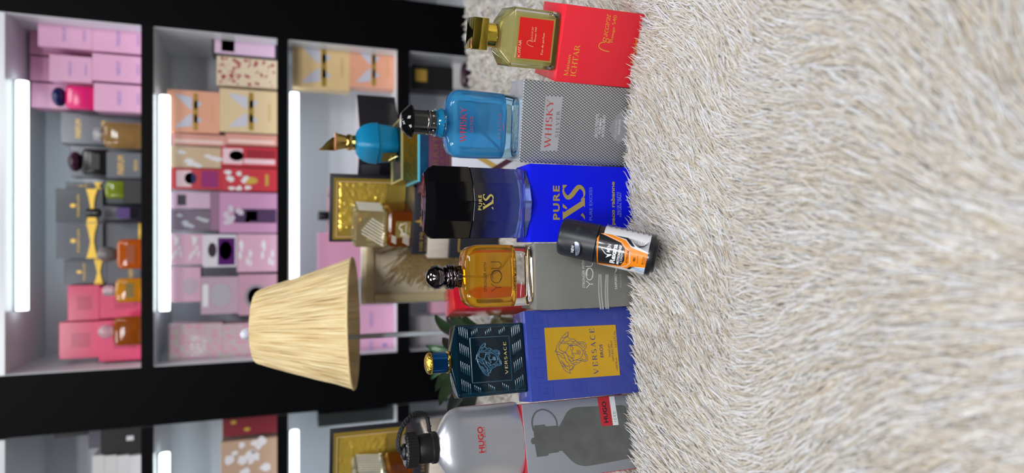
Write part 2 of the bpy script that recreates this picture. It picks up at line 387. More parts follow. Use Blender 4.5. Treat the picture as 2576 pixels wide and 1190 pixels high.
FOOT = []                                                       # footprints that press the fur flat: (cx, cy, yaw, hw, hd)
def fur(n_front, n_back):
    def cull(X, Y, m):
        return (np.abs(X) < .40*Y+m)
    def inside(X, Y, grow=0.0):
        k = np.zeros(len(X), bool)
        for cx, cy, rz, hw, hd in FOOT:
            dx, dy = X-cx, Y-cy; lx = dx*math.cos(rz)+dy*math.sin(rz); ly = -dx*math.sin(rz)+dy*math.cos(rz)
            k |= (np.abs(lx) < hw+grow) & (np.abs(ly) < hd+grow)
        return k
    def scatter(n, y0, y1):
        X = RNG.uniform(TX0+.004, TX1-.004, n); Y = RNG.uniform(y0, y1, n); k = cull(X, Y, .08) | ((RNG.random(n) < .4) & (np.abs(X) < .7*Y+.25)); return X[k], Y[k]
    parts = []
    for (n, y0, y1, rad) in ((n_front, TY0+.01, .66, .00041), (n_back, .66, TY1-.004, .00060)):
        cx, cy = scatter(n//9, y0, y1); m = len(cx); per = 9
        X = np.repeat(cx, per)+RNG.normal(0, .0022, m*per); Y = np.repeat(cy, per)+RNG.normal(0, .0022, m*per)
        # lean of each tuft
        az = .80+.45*np.sin(5.1*cx+2)*np.cos(6.3*cy)+.35*np.sin(31*cx+17*cy)+RNG.normal(0, .22, m)
        near = np.clip((.40-cy)/.06, 0, 1)
        az = az+near*(.5+.8*np.sin(13*cx+3)+.5*np.sin(27*cy))
        far = cy > .62
        az = np.where(far, RNG.uniform(0, 2*PI, m), az)
        Lc = RNG.uniform(.026, .042, m)*(1+near*.25)*np.where(far, .62, 1)
        el = np.clip(RNG.normal(.29, .11, m)+near*.12+np.where(far, .35, 0), .12, 1.2)
        tipx = np.repeat(cx+Lc*.8*np.cos(az)*np.cos(el), per); tipy = np.repeat(cy+Lc*.8*np.sin(az)*np.cos(el), per)
        az = np.repeat(az, per)+RNG.normal(0, .11, m*per); el = np.clip(np.repeat(el, per)+RNG.normal(0, .12, m*per), .05, 1.35)
        L = np.repeat(Lc, per)*RNG.uniform(.75, 1.15, m*per); cl = np.repeat(RNG.uniform(.45, .95, m), per)
        k = ~inside(X, Y, .0008); X, Y, az, el, L, cl, tipx, tipy = [q[k] for q in (X, Y, az, el, L, cl, tipx, tipy)]
        cv = np.repeat(RNG.random(m), per)[k]; sidec = np.repeat(RNG.normal(0, .30, m), per)[k]
        n_ = len(X); S = np.linspace(0, 1, 6); pos = np.zeros((n_, 6, 3)); rr = np.zeros((n_, 6))
        z0 = BASE+bump_h(X, Y)-.005; bend = RNG.normal(0, .25, n_); side = sidec+RNG.normal(0, .12, n_)
        for i, s in enumerate(S):
            e = el*(1.25-.75*s)+bend*s*.4
            hx = L*s*np.cos(e*.9)*np.cos(az+side*s); hy = L*s*np.cos(e*.9)*np.sin(az+side*s)
            w_ = cl*s**1.5
            pos[:, i, 0] = X+hx*(1-w_)+(tipx-X)*w_*1.0
            pos[:, i, 1] = Y+hy*(1-w_)+(tipy-Y)*w_*1.0
            pos[:, i, 2] = z0+L*np.sin(np.clip(el*1.15, .1, 1.3))*s*(1-.30*s)
            rr[:, i] = rad*(1.2-.35*s if s < .9 else .25)
        # keep the hairs out of the cartons: lift those that would run into one
        for i in range(1, 6):
            hit = inside(pos[:, i, 0], pos[:, i, 1], .0015)
            pos[hit, i, 0] = pos[hit, i-1, 0]+.0004; pos[hit, i, 1] = pos[hit, i-1, 1]-.0004
            pos[hit, i, 2] = pos[hit, i-1, 2]+L[hit]*.05
        parts.append((pos, rr, cv))
    pos = np.concatenate([p[0] for p in parts]); rr = np.concatenate([p[1] for p in parts]); cv = np.concatenate([p[2] for p in parts])
    hc = bpy.data.hair_curves.new('pile'); hc.add_curves([6]*len(pos))
    hc.position_data.foreach_set('vector', pos.reshape(-1).astype(np.float32))
    at = hc.attributes.get('radius') or hc.attributes.new('radius', 'FLOAT', 'POINT'); at.data.foreach_set('value', rr.reshape(-1).astype(np.float32))
    o = bpy.data.objects.new('pile', hc); COL.objects.link(o); o.parent = throw; o['kind'] = 'stuff'
    m = bpy.data.materials.new('cream fur'); m.use_nodes = True; nt = m.node_tree; b = nt.nodes['Principled BSDF']
    hi = nt.nodes.new('ShaderNodeHairInfo'); r = nt.nodes.new('ShaderNodeValToRGB')
    r.color_ramp.elements[0].color = (*rgb(202, 189, 168), 1); r.color_ramp.elements[1].color = (*rgb(228, 231, 238), 1)
    e = r.color_ramp.elements.new(.5); e.color = (*rgb(217, 213, 207), 1)
    nt.links.new(hi.outputs['Random'], r.inputs[0]); nt.links.new(r.outputs[0], b.inputs['Base Color'])
    b.inputs['Roughness'].default_value = .5; b.inputs['Specular IOR Level'].default_value = .35
    tr = nt.nodes.new('ShaderNodeBsdfTranslucent'); mx = nt.nodes.new('ShaderNodeMixShader'); mx.inputs[0].default_value = .20
    nt.links.new(r.outputs[0], tr.inputs[0]); nt.links.new(b.outputs[0], mx.inputs[1]); nt.links.new(tr.outputs[0], mx.inputs[2])
    nt.links.new(mx.outputs[0], nt.nodes['Material Output'].inputs[0])
    hc.materials.append(m)

# ================================================================== stock on the shelves
def face(root, d, kind, r, m, name=None, lift=.0004, s=None):
    """print and painted sheen on the front of a shelf carton; r = (x0, x1, z0, z1) as shares of its face; d = (width, height)"""
    W, H = d; x0, x1, z0, z1 = (r[0]-.5)*W, (r[1]-.5)*W, r[2]*H, r[3]*H
    if kind == 'bar': mb = MB().add([(x0, -lift, z0), (x1, -lift, z0), (x1, -lift, z1), (x0, -lift, z1)], [(0, 1, 2, 3)]); nm = 'printed_band'
    elif kind == 'oval': mb = MB().poly([((x0+x1)/2+(x1-x0)/2*math.cos(a*PI/12), (z0+z1)/2+(z1-z0)/2*math.sin(a*PI/12)) for a in range(24)], -lift); nm = 'printed_disc'
    elif kind == 'text': mb = fit(font_mesh(s or 'PARFUM'), x0, x1, z0, z1, -lift); nm = 'printed_lettering'
    elif kind == 'wings':
        mb = MB(); nm = 'printed_butterfly'; cx, hz = (x0+x1)/2, z0+(z1-z0)*.38
        for sg in (-1, 1):
            q = lambda a, b: (cx+sg*a*(x1-x0)/2, hz+b*(z1-z0))
            mb.poly([q(.10, .02), q(.22, .16), q(.55, .38), q(.98, .62), q(.95, .34), q(.88, .10), q(.80, .02)], -lift)
            mb.poly([q(.10, -.04), q(.62, -.04), q(.66, -.16), q(.5, -.34), q(.3, -.18)], -lift)
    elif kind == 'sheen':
        mb = MB(); nm = 'crinkled_sheen_print'; rn = random.Random(int(r[0]*100)+int(W*1e4))  # pale blobs: painted gloss of clear film, also white and silver print
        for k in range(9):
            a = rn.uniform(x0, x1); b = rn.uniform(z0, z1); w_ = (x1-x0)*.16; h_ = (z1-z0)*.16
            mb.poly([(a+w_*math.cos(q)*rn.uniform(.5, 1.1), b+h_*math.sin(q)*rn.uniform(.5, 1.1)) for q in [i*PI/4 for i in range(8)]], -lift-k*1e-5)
    elif kind == 'bow':
        mb = MB(); nm = 'ribbon'
        zc = (z0+z1)/2; hz = (z1-z0)/2
        pts = [(x0, zc+hz*.9), (x0+(x1-x0)*.25, zc+hz*.5), ((x0+x1)/2-.002, zc+hz*.25), (x0+(x1-x0)*.75, zc+hz*.55), (x1, zc+hz*.9), (x1, zc-hz*.9), (x0+(x1-x0)*.75, zc-hz*.5), ((x0+x1)/2, zc-hz*.3), (x0+(x1-x0)*.25, zc-hz*.55), (x0, zc-hz*.9)]
        mb.prism(pts, -.0035, -.0003)
    elif kind == 'floral':
        mb = MB(); nm = 'printed_flowers'; rn = random.Random(5)
        for k in range(60):
            a = rn.uniform(x0, x1); b = rn.uniform(z0, z1); q0 = rn.uniform(.0012, .0042)
            mb.poly([(a+q0*(1+.35*math.cos(5*q))*math.cos(q), b+q0*(1+.35*math.cos(5*q))*math.sin(q)) for q in [i*PI/8 for i in range(16)]], -lift-k*2e-6)
    return mb.obj(name or nm, m, root, fix=False)
def carton(rect, label, m, base, group=None, Y=1.60, depth=.05, deco=(), cat='perfume box', name='perfume_box', yaw=0):
    x0, x1, y0, y1 = rect; xm = (x0+x1)/2
    zt = Pi(x0, (y0+y1)/2, Y).z; XL = Pi(xm, y1, Y).x; XR = Pi(xm, y0, Y).x
    zb = Pi(x1, (y0+y1)/2, Y).z if base is None else base
    zt = max(zt, zb+.01)
    W, H = XR-XL, zt-zb
    t = thing(name, label, cat, ((XL+XR)/2, Y, zb), yaw, group)
    MB().box(-W/2, W/2, 0, depth, 0, H).obj('carton', m, t, bevel=.0008, seg=1)
    for d in deco: face(t, (W, H), d[0], d[1], d[2], *(d[3:4]), s=(d[4] if len(d) > 4 else None), lift=.0005 if d[0] != 'bow' else 0)
    return zt
F1, F2, F3, F4 = (ZC+q+.0002 for q in (.297, .0236, -.25, -.53))
card = lambda n, r, g, b, co=.3: mat(n, rgb(r, g, b), .45, coat=co, coat_r=.15)
pinkA = card('pink card', 226, 170, 205); pinkB = card('soft pink card', 222, 158, 190); hot = card('hot pink card', 216, 62, 108)
greyc = card('grey card', 92, 95, 104); greyd = card('dark grey card', 70, 74, 82); peach = card('peach card', 238, 172, 142)
creamc = card('cream gold card', 226, 202, 160); redc = card('red gloss card', 200, 40, 58, 1); lil = card('lilac card', 212, 178, 204)
gold_ink = mat('gold ink', rgb(214, 176, 80), .35, .4); lilac_ink = ink(150, 130, 205); silver_ink = ink(205, 206, 220, .35)
gold_rib = mat('gold ribbon', rgb(226, 186, 70), .35, .3, bump=(200, .5)); navy = mat('navy plastic', rgb(30, 30, 90), .2)
film = mat('white print and film sheen', rgb(236, 234, 238), .25, coat=.5); dark_ink = ink(60, 55, 66)  # film: pale tone painting gloss on clear wraps, also plain white print
PK = 'pink perfume boxes of the top shelf'
def pk(rect, lab, base, Y=1.6, m=pinkA): return carton(rect, lab, m, base, PK, Y, .045, (('text', (.25, .75, .48, .56), lilac_ink), ('text', (.3, .7, .12, .18), lilac_ink)))
z = pk((232, 353, 62, 132), 'pink perfume box standing on the top shelf, farthest from the grey cartons', F1)
pk((95, 230, 52, 121), 'topmost pink perfume box of the column farthest from the grey cartons, top shelf', z)
z = pk((232, 353, 138, 206), 'pink perfume box on the top shelf between its two lower pink neighbours', F1)
pk((124, 230, 140, 206), 'pink perfume box with a bright edge, upper one of the middle pink column', z)
ZP6 = pk((236, 353, 212, 281), 'pink perfume box under the navy-capped pink bottle on the top shelf', F1)
for r, l in (((74, 235, 82, 142), 'rear pink box on the top shelf farthest from the navy-capped bottle'), ((75, 235, 146, 207), 'rear pink box, middle one of three at the back of the top shelf'), ((78, 235, 212, 274), 'rear pink box behind the navy-capped bottle on the top shelf')):
    carton(r, l, pinkB, F1, 'rear pink boxes of the top shelf', 1.66, .05, (('oval', (.4, .6, .72, .78), lilac_ink),))
GR = 'grey cartons of the top shelf'
carton((152, 262, 286, 362), 'grey carton with gold lettering behind the amber bottle on the top shelf', greyc, F1, GR, 1.66, .05, (('text', (.2, .8, .78, .84), gold_ink), ('text', (.2, .8, .5, .56), gold_ink)))
carton((176, 268, 368, 446), 'grey carton standing behind the black round-capped bottle', greyc, F1, GR, 1.655, .05, (('text', (.3, .7, .55, .6), gold_ink),))
z = carton((268, 353, 383, 448), 'small grey carton carrying the black round-capped bottle', greyc, F1, GR, 1.595, .05, (('text', (.15, .85, .55, .72), gold_ink), ('text', (.3, .7, .2, .3), gold_ink)))
PERCH = z
GB = 'grey cartons with gold ribbons'
def gb(rect, lab, base, Y=1.64, rb=(.1, .36)): return carton(rect, lab, greyd if rect[2] % 2 else greyc, base, GB, Y, .05, (('oval', (.44, .56, .58, .7), gold_ink, 'printed_crest'), ('text', (.18, .82, .5, .55), gold_ink), ('bow', (0, 1, *rb), gold_rib)))
zz = carton((262, 353, 452, 512), 'lower grey carton beneath the first gold-ribboned one, behind the green bottle', greyd, F1, GB, 1.64, .05)
z2 = carton((262, 353, 562, 650), 'grey carton with a gold crest behind the orange bottle, lower row', greyc, F1, GB, 1.64, .05, (('oval', (.3, .5, .5, .7), gold_ink), ('bar', (0, 1, .05, .25), gold_rib)))
gb((165, 262, 458, 478), 'slim strip of a grey carton behind the black square bottle and the gold-ribboned boxes', zz, 1.67)
gb((140, 262, 475, 560), 'gold-ribboned grey carton nearest the slim bottle, upper row of the top shelf', zz, 1.63)
gb((141, 262, 562, 650), 'gold-ribboned dark carton in the middle of the upper row', z2, 1.63)
z3 = carton((268, 353, 652, 714), 'grey carton under the gold-ribboned one that touches the hot pink cartons', greyc, F1, GB, 1.65, .05, (('text', (.2, .8, .4, .5), gold_ink),))
gb((160, 268, 652, 716), 'gold-ribboned grey carton beside the hot pink cartons', z3, 1.65, (.06, .3))
HP = 'hot pink cartons of the top shelf'
def hp(rect, lab, base, Y=1.62): return carton(rect, lab, hot, base, HP, Y, .06, (('bar', (.3, .7, .25, .7), card('deep pink card', 190, 44, 92), 'printed_square'),))
z = hp((250, 355, 722, 800), 'hot pink carton behind the yellow bottle, lower row', F1, 1.63); hp((170, 250, 718, 806), 'upper hot pink carton, the one beside the gold-ribboned grey cartons', z, 1.63)
z = hp((248, 355, 806, 908), 'lower hot pink carton behind the amber square bottle on the top shelf', F1, 1.61); hp((148, 248, 810, 902), 'upper hot pink carton, stacked above the amber square bottle', z, 1.62)

def flask(rect, cap, label, body_m, cap_m, base, Y=1.575, depth=.028, round_=.3, cat='perfume bottle', group=None, capround=False, trim=None, collar=None):
    x0, x1, y0, y1 = rect; xm = (x0+x1)/2
    zt = Pi(x0, (y0+y1)/2, Y).z; zb = Pi(x1, (y0+y1)/2, Y).z if base is None else base
    XL = Pi(xm, y1, Y).x; XR = Pi(xm, y0, Y).x; W, H = XR-XL, zt-zb
    t = thing('perfume_bottle', label, cat, ((XL+XR)/2, Y, zb), 0, group)
    e = min(W, H)*.12; r = min(W, depth)*round_
    MB().loft([rring(W/2-e*.4, depth/2-.002, r, 0), rring(W/2, depth/2, r, e*.4), rring(W/2, depth/2, r, H-e), rring(W/2-e*.7, depth/2-.002, r, H-e*.25), rring(W/2-e*1.4, depth/2-.004, r, H)]).obj('bottle_glass', body_m, t, smooth=50)
    if trim: 
        MB().box(-W*.3, W*.3, -depth/2-.0006, -depth/2-.0001, H*.3, H*.62).obj('front_label', trim, t)
    if cap:
        cz0 = H; cz1 = Pi(cap[0], (cap[2]+cap[3])/2, Y).z-zb; hw = (Pi(xm, cap[2], Y).x-Pi(xm, cap[3], Y).x)/2
        if capround == 'ball': 
            zc = (cz0+cz1)/2; hz = max((cz1-cz0)/2, .004)
            MB().lathe([(hw*math.cos(a), zc+hz*math.sin(a)) for a in [(-80+i*16)*PI/180 for i in range(11)]], 24).obj('cap', cap_m, t, smooth=60)
        else:
            MB().lathe([(hw*.6, cz0), (hw*.62, cz0+(cz1-cz0)*.2), (hw, cz0+(cz1-cz0)*.22), (hw, cz1-.002), (hw*.9, cz1)], 24).obj('cap', cap_m, t, smooth=40)
    return t
glassy = lambda n, r, g, b, tr=.55: mat(n, rgb(r, g, b), .08, trans=tr)
pp = mat('deep plum plastic', rgb(58, 22, 48), .15); blk = mat('black plastic', rgb(22, 22, 25), .25); clr = mat('clear acrylic', rgb(235, 235, 240), .05, trans=.7)
flask((168, 236, 218, 276), (131, 168, 222, 270), 'hot pink perfume bottle with a round navy cap standing on a pink box', mat('pink lacquer', rgb(240, 40, 125), .2), navy, ZP6, Y=1.618, capround='ball')
flask((262, 352, 308, 374), (238, 262, 322, 358), 'brown amber rounded bottle with a clear cap in front of the grey cartons', glassy('brown glass', 176, 138, 84, .45), clr, F1, round_=.8)
flask((208, 268, 376, 440), (172, 208, 386, 436), 'black square bottle with a round plum cap standing on a small grey carton', blk, pp, PERCH, Y=1.618, capround='ball', trim=mat('black label', (.01, .01, .01), .4))
zb = carton((312, 353, 452, 512), 'small black case on the top shelf under the green bottle', mat('black case', (.012, .012, .014), .4), F1, None, 1.565, .03, cat='case', name='small_case')
flask((268, 312, 456, 500), None, 'short olive green bottle standing on a small black case', glassy('green glass', 140, 156, 40, .3), blk, zb, Y=1.58)
flask((258, 353, 515, 558), (218, 258, 526, 548), 'slim black ribbed bottle with a violet mark and a black cap', mat('black ribbed', rgb(28, 24, 40), .3), blk, F1, Y=1.572, depth=.024, trim=mat('violet mark', rgb(70, 36, 112), .3))
flask((297, 352, 602, 676), (243, 290, 612, 650), 'orange perfume bottle with a grey ornamental cap before the gold-ribboned cartons', glassy('orange glass', 226, 110, 24, .5), mat('smoky acrylic', rgb(130, 122, 122), .15, trans=.3), F1, capround='ball', trim=mat('dark orange label', rgb(150, 66, 14), .3))
flask((293, 352, 700, 760), (262, 290, 712, 738), 'yellow perfume bottle with a small clear cap before the hot pink cartons', glassy('yellow glass', 232, 168, 28, .5), clr, F1, trim=mat('olive label', rgb(120, 96, 22), .3))
flask((288, 352, 796, 868), (246, 284, 812, 846), 'amber square bottle with a clear knob cap before the lower hot pink carton', glassy('amber glass', 176, 96, 22, .5), clr, F1, capround='ball')

# second bay
BF = 'butterfly cartons'
def bf(rect, m, lab, base, Y=1.6): return carton(rect, lab, m, base, BF, Y, .045, (('wings', (.1, .9, .3, .86), silver_ink), ('bar', (.06, .94, .42, .5), mat('gold band', rgb(170, 140, 50), .35, .3), 'gold_band'), ('text', (.3, .7, .12, .16), gold_ink)))
z = bf((552, 696, 226, 334), creamc, 'cream carton with silver butterfly wings and gold band, lower one in the second bay', F2)
bf((420, 552, 228, 334), peach, 'peach carton with silver butterfly wings, upper one in the second bay', z)
carton((545, 692, 146, 218), 'cream carton printed with dark red flowers in the second bay', card('floral card', 226, 208, 180), F2, None, 1.6, .05, (('floral', (.06, .94, .05, .95), ink(170, 60, 80)),))
carton((533, 690, 88, 143), 'lilac carton with black edges and a black square, beside the flowered one', card('black edged card', 40, 40, 48), F2, None, 1.6, .05, (('bar', (.07, .93, .04, .96), card('lilac face', 222, 190, 218), 'lilac_front'), ('bar', (.18, .82, .66, .86), dark_ink, 'printed_square', '')))
LP = 'glossy pale pink slim cartons'
z = carton((568, 696, 338, 366), 'glossy pale pink slim carton, lower one beside the cream butterfly carton', card('glossy blush card', 226, 160, 146, 1), F2, LP, 1.6, .045, (('bar', (.2, .5, .05, .95), card('blush highlight', 246, 214, 206, 1)),))  # pale bar is a gloss highlight painted on the front
carton((432, 568, 338, 366), 'glossy pale pink slim carton, upper one beside the peach butterfly carton', card('glossy blush card', 226, 160, 146, 1), z, LP, 1.6, .045, (('bar', (.2, .5, .05, .95), card('blush highlight', 246, 214, 206, 1)),))  # same painted gloss highlight as the lower carton
RB = 'red glossy cartons of the second bay'
z = carton((556, 697, 369, 420), 'red carton with a printed dark bottle, beside the slim glossy pink cartons', redc, F2, RB, 1.6, .045, (('bar', (.12, .88, .62, .97), card('pink white print', 240, 205, 214)), ('oval', (.28, .78, .6, .86), mat('printed black', (.02, .02, .025), .3), 'printed_bottle_cap'), ('bar', (.15, .4, .04, .6), card('pink white print', 240, 205, 214), 'printed_stripe'), ('bar', (.45, .85, .04, .55), ink(150, 20, 40), 'printed_bottle')))
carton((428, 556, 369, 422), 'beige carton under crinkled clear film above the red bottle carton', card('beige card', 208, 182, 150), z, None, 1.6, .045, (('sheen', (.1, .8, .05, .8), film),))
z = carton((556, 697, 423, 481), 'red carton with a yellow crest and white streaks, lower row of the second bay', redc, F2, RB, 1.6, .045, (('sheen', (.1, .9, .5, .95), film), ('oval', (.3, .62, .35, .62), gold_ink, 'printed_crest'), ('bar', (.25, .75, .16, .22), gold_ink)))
carton((431, 556, 424, 477), 'red carton with a navy disc and a purple panel in the second bay', redc, z, RB, 1.6, .045, (('bar', (.12, .9, .6, .9), card('pink white print', 240, 205, 214)), ('oval', (.25, .8, .5, .74), mat('navy print', rgb(26, 28, 90), .3), 'printed_disc'), ('bar', (.12, .9, .06, .4), ink(150, 30, 110), 'printed_panel')))
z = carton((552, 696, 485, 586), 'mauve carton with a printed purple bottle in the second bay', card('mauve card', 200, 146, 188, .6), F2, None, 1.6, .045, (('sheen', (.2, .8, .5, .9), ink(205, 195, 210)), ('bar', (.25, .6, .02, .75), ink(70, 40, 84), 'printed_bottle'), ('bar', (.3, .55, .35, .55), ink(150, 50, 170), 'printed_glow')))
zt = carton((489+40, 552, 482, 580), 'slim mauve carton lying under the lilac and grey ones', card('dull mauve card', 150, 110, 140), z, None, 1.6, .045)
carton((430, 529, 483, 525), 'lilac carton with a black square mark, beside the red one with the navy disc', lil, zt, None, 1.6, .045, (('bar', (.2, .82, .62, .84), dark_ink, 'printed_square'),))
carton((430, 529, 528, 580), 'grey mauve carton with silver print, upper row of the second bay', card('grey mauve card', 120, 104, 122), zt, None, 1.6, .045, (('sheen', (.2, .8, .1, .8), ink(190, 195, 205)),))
WP = 'pink cartons with white lace print'
lace = (('sheen', (.1, .9, .1, .4), film), ('sheen', (.1, .9, .65, .95), film))
z = carton((596, 697, 589, 684), 'pink carton with white lace print, lower row by the purple jewel box', card('lace pink', 216, 170, 194, .6), F2, WP, 1.6, .05, lace)
zq = carton((510, 596, 590, 672), 'white edged box showing a round purple jewel bottle', card('white case card', 222, 218, 228, 1), z, None, 1.598, .05, (('bar', (.06, .9, .06, .56), mat('purple foil', rgb(96, 30, 120), .2, .3), 'purple_panel'), ('oval', (.22, .8, .14, .52), mat('violet jewel', rgb(196, 90, 226), .15), 'printed_jewel'), ('oval', (.3, .75, .6, .85), mat('dark cap print', rgb(60, 50, 60), .2), 'printed_bottle_cap')), cat='perfume box')
carton((428, 510, 588, 666), 'pink carton with white lace print, topmost by the strip light', card('lace pink', 216, 170, 194, .6), zq, WP, 1.6, .05, lace)
z = carton((600, 697, 690, 792), 'pink carton with grey rings behind the lamp shade, lower row', card('dusk pink', 196, 150, 172, .5), F2, WP, 1.6, .05, (('oval', (.15, .75, .25, .85), ink(150, 140, 150), 'printed_ring'), ('oval', (.22, .68, .33, .77), card('dusk pink', 196, 150, 172, .5), 'ring_centre')))
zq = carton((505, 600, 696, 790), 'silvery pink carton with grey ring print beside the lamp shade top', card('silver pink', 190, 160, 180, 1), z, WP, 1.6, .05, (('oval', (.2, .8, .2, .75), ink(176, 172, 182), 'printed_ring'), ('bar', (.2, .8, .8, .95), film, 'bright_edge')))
carton((430, 505, 672, 760), 'pink carton with a faint grey ring, topmost beside the lace pink one', card('lace pink', 216, 170, 194, .6), zq, WP, 1.6, .05, (('oval', (.2, .7, .1, .6), ink(190, 170, 186), 'printed_ring'),))
z = carton((560, 697, 813, 914), 'large speckled pink carton without script, lower one half behind the lamp shade', mat('speckled pink', rgb(214, 150, 176), .35, noise=(90, rgb(190, 190, 186), .35, .65)), F2, 'speckled pink cartons', 1.6, .06)
carton((424, 560, 814, 917), 'large speckled pink carton with white script, upper one beside the lamp shade', mat('speckled pink', rgb(214, 150, 176), .35, noise=(90, rgb(190, 190, 186), .35, .65)), z, 'speckled pink cartons', 1.6, .06, (('text', (.2, .7, .3, .6), film),))

# third bay
z = bf((880, 1001, 114, 222), peach, 'salmon carton with silver butterfly wings, lower one in the third bay', F3)
bf((736, 880, 108, 224), card('buff card', 236, 204, 150), 'buff yellow carton with silver butterfly wings, upper one in the third bay', z)
CH = 'pink perfume boxes of the third bay'
carton((905, 1001, 768, 838), 'pink perfume box between the lamp pole and the framed picture', pinkA, F3, CH, 1.6, .045, (('text', (.25, .75, .6, .72), lilac_ink),))
carton((905, 1001, 848, 890), 'pink perfume box between the lamp pole and the black post', pinkA, F3, CH, 1.6, .045, (('text', (.2, .8, .6, .72), lilac_ink), ('oval', (.4, .6, .2, .34), lilac_ink)))
carton((800, 1001, 585, 700), 'pink carton with a mauve side behind the framed pampas picture', pinkB, F3, CH, 1.62, .05)
carton((826, 1001, 472, 583), 'pale rose carton with grey dots behind the gold-lined display box', card('rose card', 226, 168, 176), F3, CH, 1.64, .05, (('oval', (.12, .26, .9, 1.0), dark_ink), ('oval', (.74, .88, .9, 1.0), dark_ink)))
flask((835, 1001, 520, 568), (800, 838, 534, 556), 'slim bottle with a small black cap peeping over the gold-lined display box', mat('rose plastic', rgb(210, 150, 160), .3), blk, F3, Y=1.6)
# fourth bay, just above the fur
carton((1040, 1330, 790, 885), 'pale grey carton in the lowest bay behind the plant', card('pale grey card', 198, 194, 200), F4, None, 1.6, .06)
carton((1085, 1330, 735, 785), 'pink and white carton in the lowest bay behind the red box', card('pale pink card', 226, 170, 196), F4, None, 1.59, .05)
carton((1036, 1140, 165, 226), 'black carton with a gold square in the lowest bay, beside the clear square bottle', mat('black card', rgb(24, 24, 26), .4), None if False else Pi(1140, 195, 1.6).z, None, 1.6, .06, (('bar', (.3, .8, .64, .92), gold_ink, 'gold_square'),))
MB
carton((1140, 1330, 165, 230), 'white carton carrying the black one with the gold square, lowest bay', card('white card', 214, 212, 214), F4, None, 1.6, .06)
carton((1120, 1330, 100, 160), 'cream carton with a tan panel in the lowest bay behind the fur', card('cream card', 226, 218, 206), F4, None, 1.6, .06, (('bar', (.1, .75, .8, .97), ink(206, 180, 150), 'tan_panel'),))
flask((1160, 1330, 165, 226), None, 'dark plum bottle in the lowest bay beside the cream carton', mat('plum glass', rgb(50, 26, 44), .2), blk, F4, Y=1.572, depth=.025)
# left-hand shelving
L1, L2, L3 = F1, F2, F3
z = carton((255, 356, 1068, 1140), 'black carton with a white mark, above the silver flask bottle, topmost bay', mat('black card', rgb(24, 24, 26), .4), L1, None, 1.6, .06, (('bar', (.42, .58, .28, .44), film),))
carton((222, 255, 1068, 1128), 'grey violet carton lying on the black one with the white mark', card('violet grey card', 92, 88, 102), z, None, 1.6, .06)
for k, (a, b) in enumerate(((232, 262), (262, 293), (293, 324), (324, 356))):
    pass
z = L1
for k, (a, b) in enumerate(((325, 356), (294, 325), (263, 294), (232, 263))):
    z = carton((a, b, 1146, 1220), 'white flat carton in the stack beside the white-marked black one, %s' % ('lowest', 'second from the bottom', 'third from the bottom', 'topmost')[k], card('white card', 214, 212, 214), z, 'white flat cartons stacked in the topmost bay', 1.6, .06)
zs = carton((135, 222, 1076, 1098), 'slim black carton upright on the grey violet one', mat('black card', rgb(24, 24, 26), .4), Pi(222, 1090, 1.6).z, None, 1.6, .05)
carton((560, 697, 1044, 1094), 'dark wine red carton beside the beige film-wrapped one', card('wine card', 130, 30, 44), L2, None, 1.6, .06, (('oval', (.2, .4, .5, .62), gold_ink), ('oval', (.6, .8, .75, .86), gold_ink)))
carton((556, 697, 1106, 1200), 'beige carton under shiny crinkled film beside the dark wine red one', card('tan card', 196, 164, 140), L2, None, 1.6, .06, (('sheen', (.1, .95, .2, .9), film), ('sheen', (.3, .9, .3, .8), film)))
carton((800, 992, 1034, 1066), 'dark grey slim carton above the black cord loop, third bay', card('charcoal card', 40, 44, 46), L3, None, 1.6, .06)
carton((1040, 1330, 1040, 1100), 'grey carton in the lowest bay behind the black cord loop', card('mid grey card', 150, 154, 158), F4, None, 1.6, .06)
# ================================================================== the front row: cartons on the throw
ZB = .7715                                                       # where the cartons press the fur down to
def front_box(label, TL, TR, Ztop, depth, m, name='perfume_box', bev=.0006):
    a = PZ(Ztop, 1190-TL[1], TL[0]); b = PZ(Ztop, 1190-TR[1], TR[0])
    c = (a+b)/2; w_ = (b-a); yaw = math.atan2(w_.y, w_.x); W = w_.length
    H = ZC+Ztop-ZB
    t = thing(name, label, 'perfume box', (c.x, c.y, ZB), yaw, 'perfume cartons in the front row')
    MB().box(-W/2, W/2, 0, depth, 0, H).obj('carton', m, t, bevel=bev)
    FOOT.append((c.x-math.sin(yaw)*depth/2, c.y+math.cos(yaw)*depth/2, yaw, W/2, depth/2))
    t['_w'] = W; t['_h'] = H
    return t, W, H
def on_top(bx, H, ly, name, label, lx, cat='perfume bottle', extra=0, dz=.0002, sc=(1, 1)):
    M = ROOTM[bx.name] @ Matrix.Translation((lx, ly, H+dz)) @ Matrix.Rotation(extra, 4, 'Z') @ Matrix.Diagonal((sc[0], sc[0], sc[1], 1))
    return thing(name, label, cat, group='perfume bottles standing on their cartons', M=M)

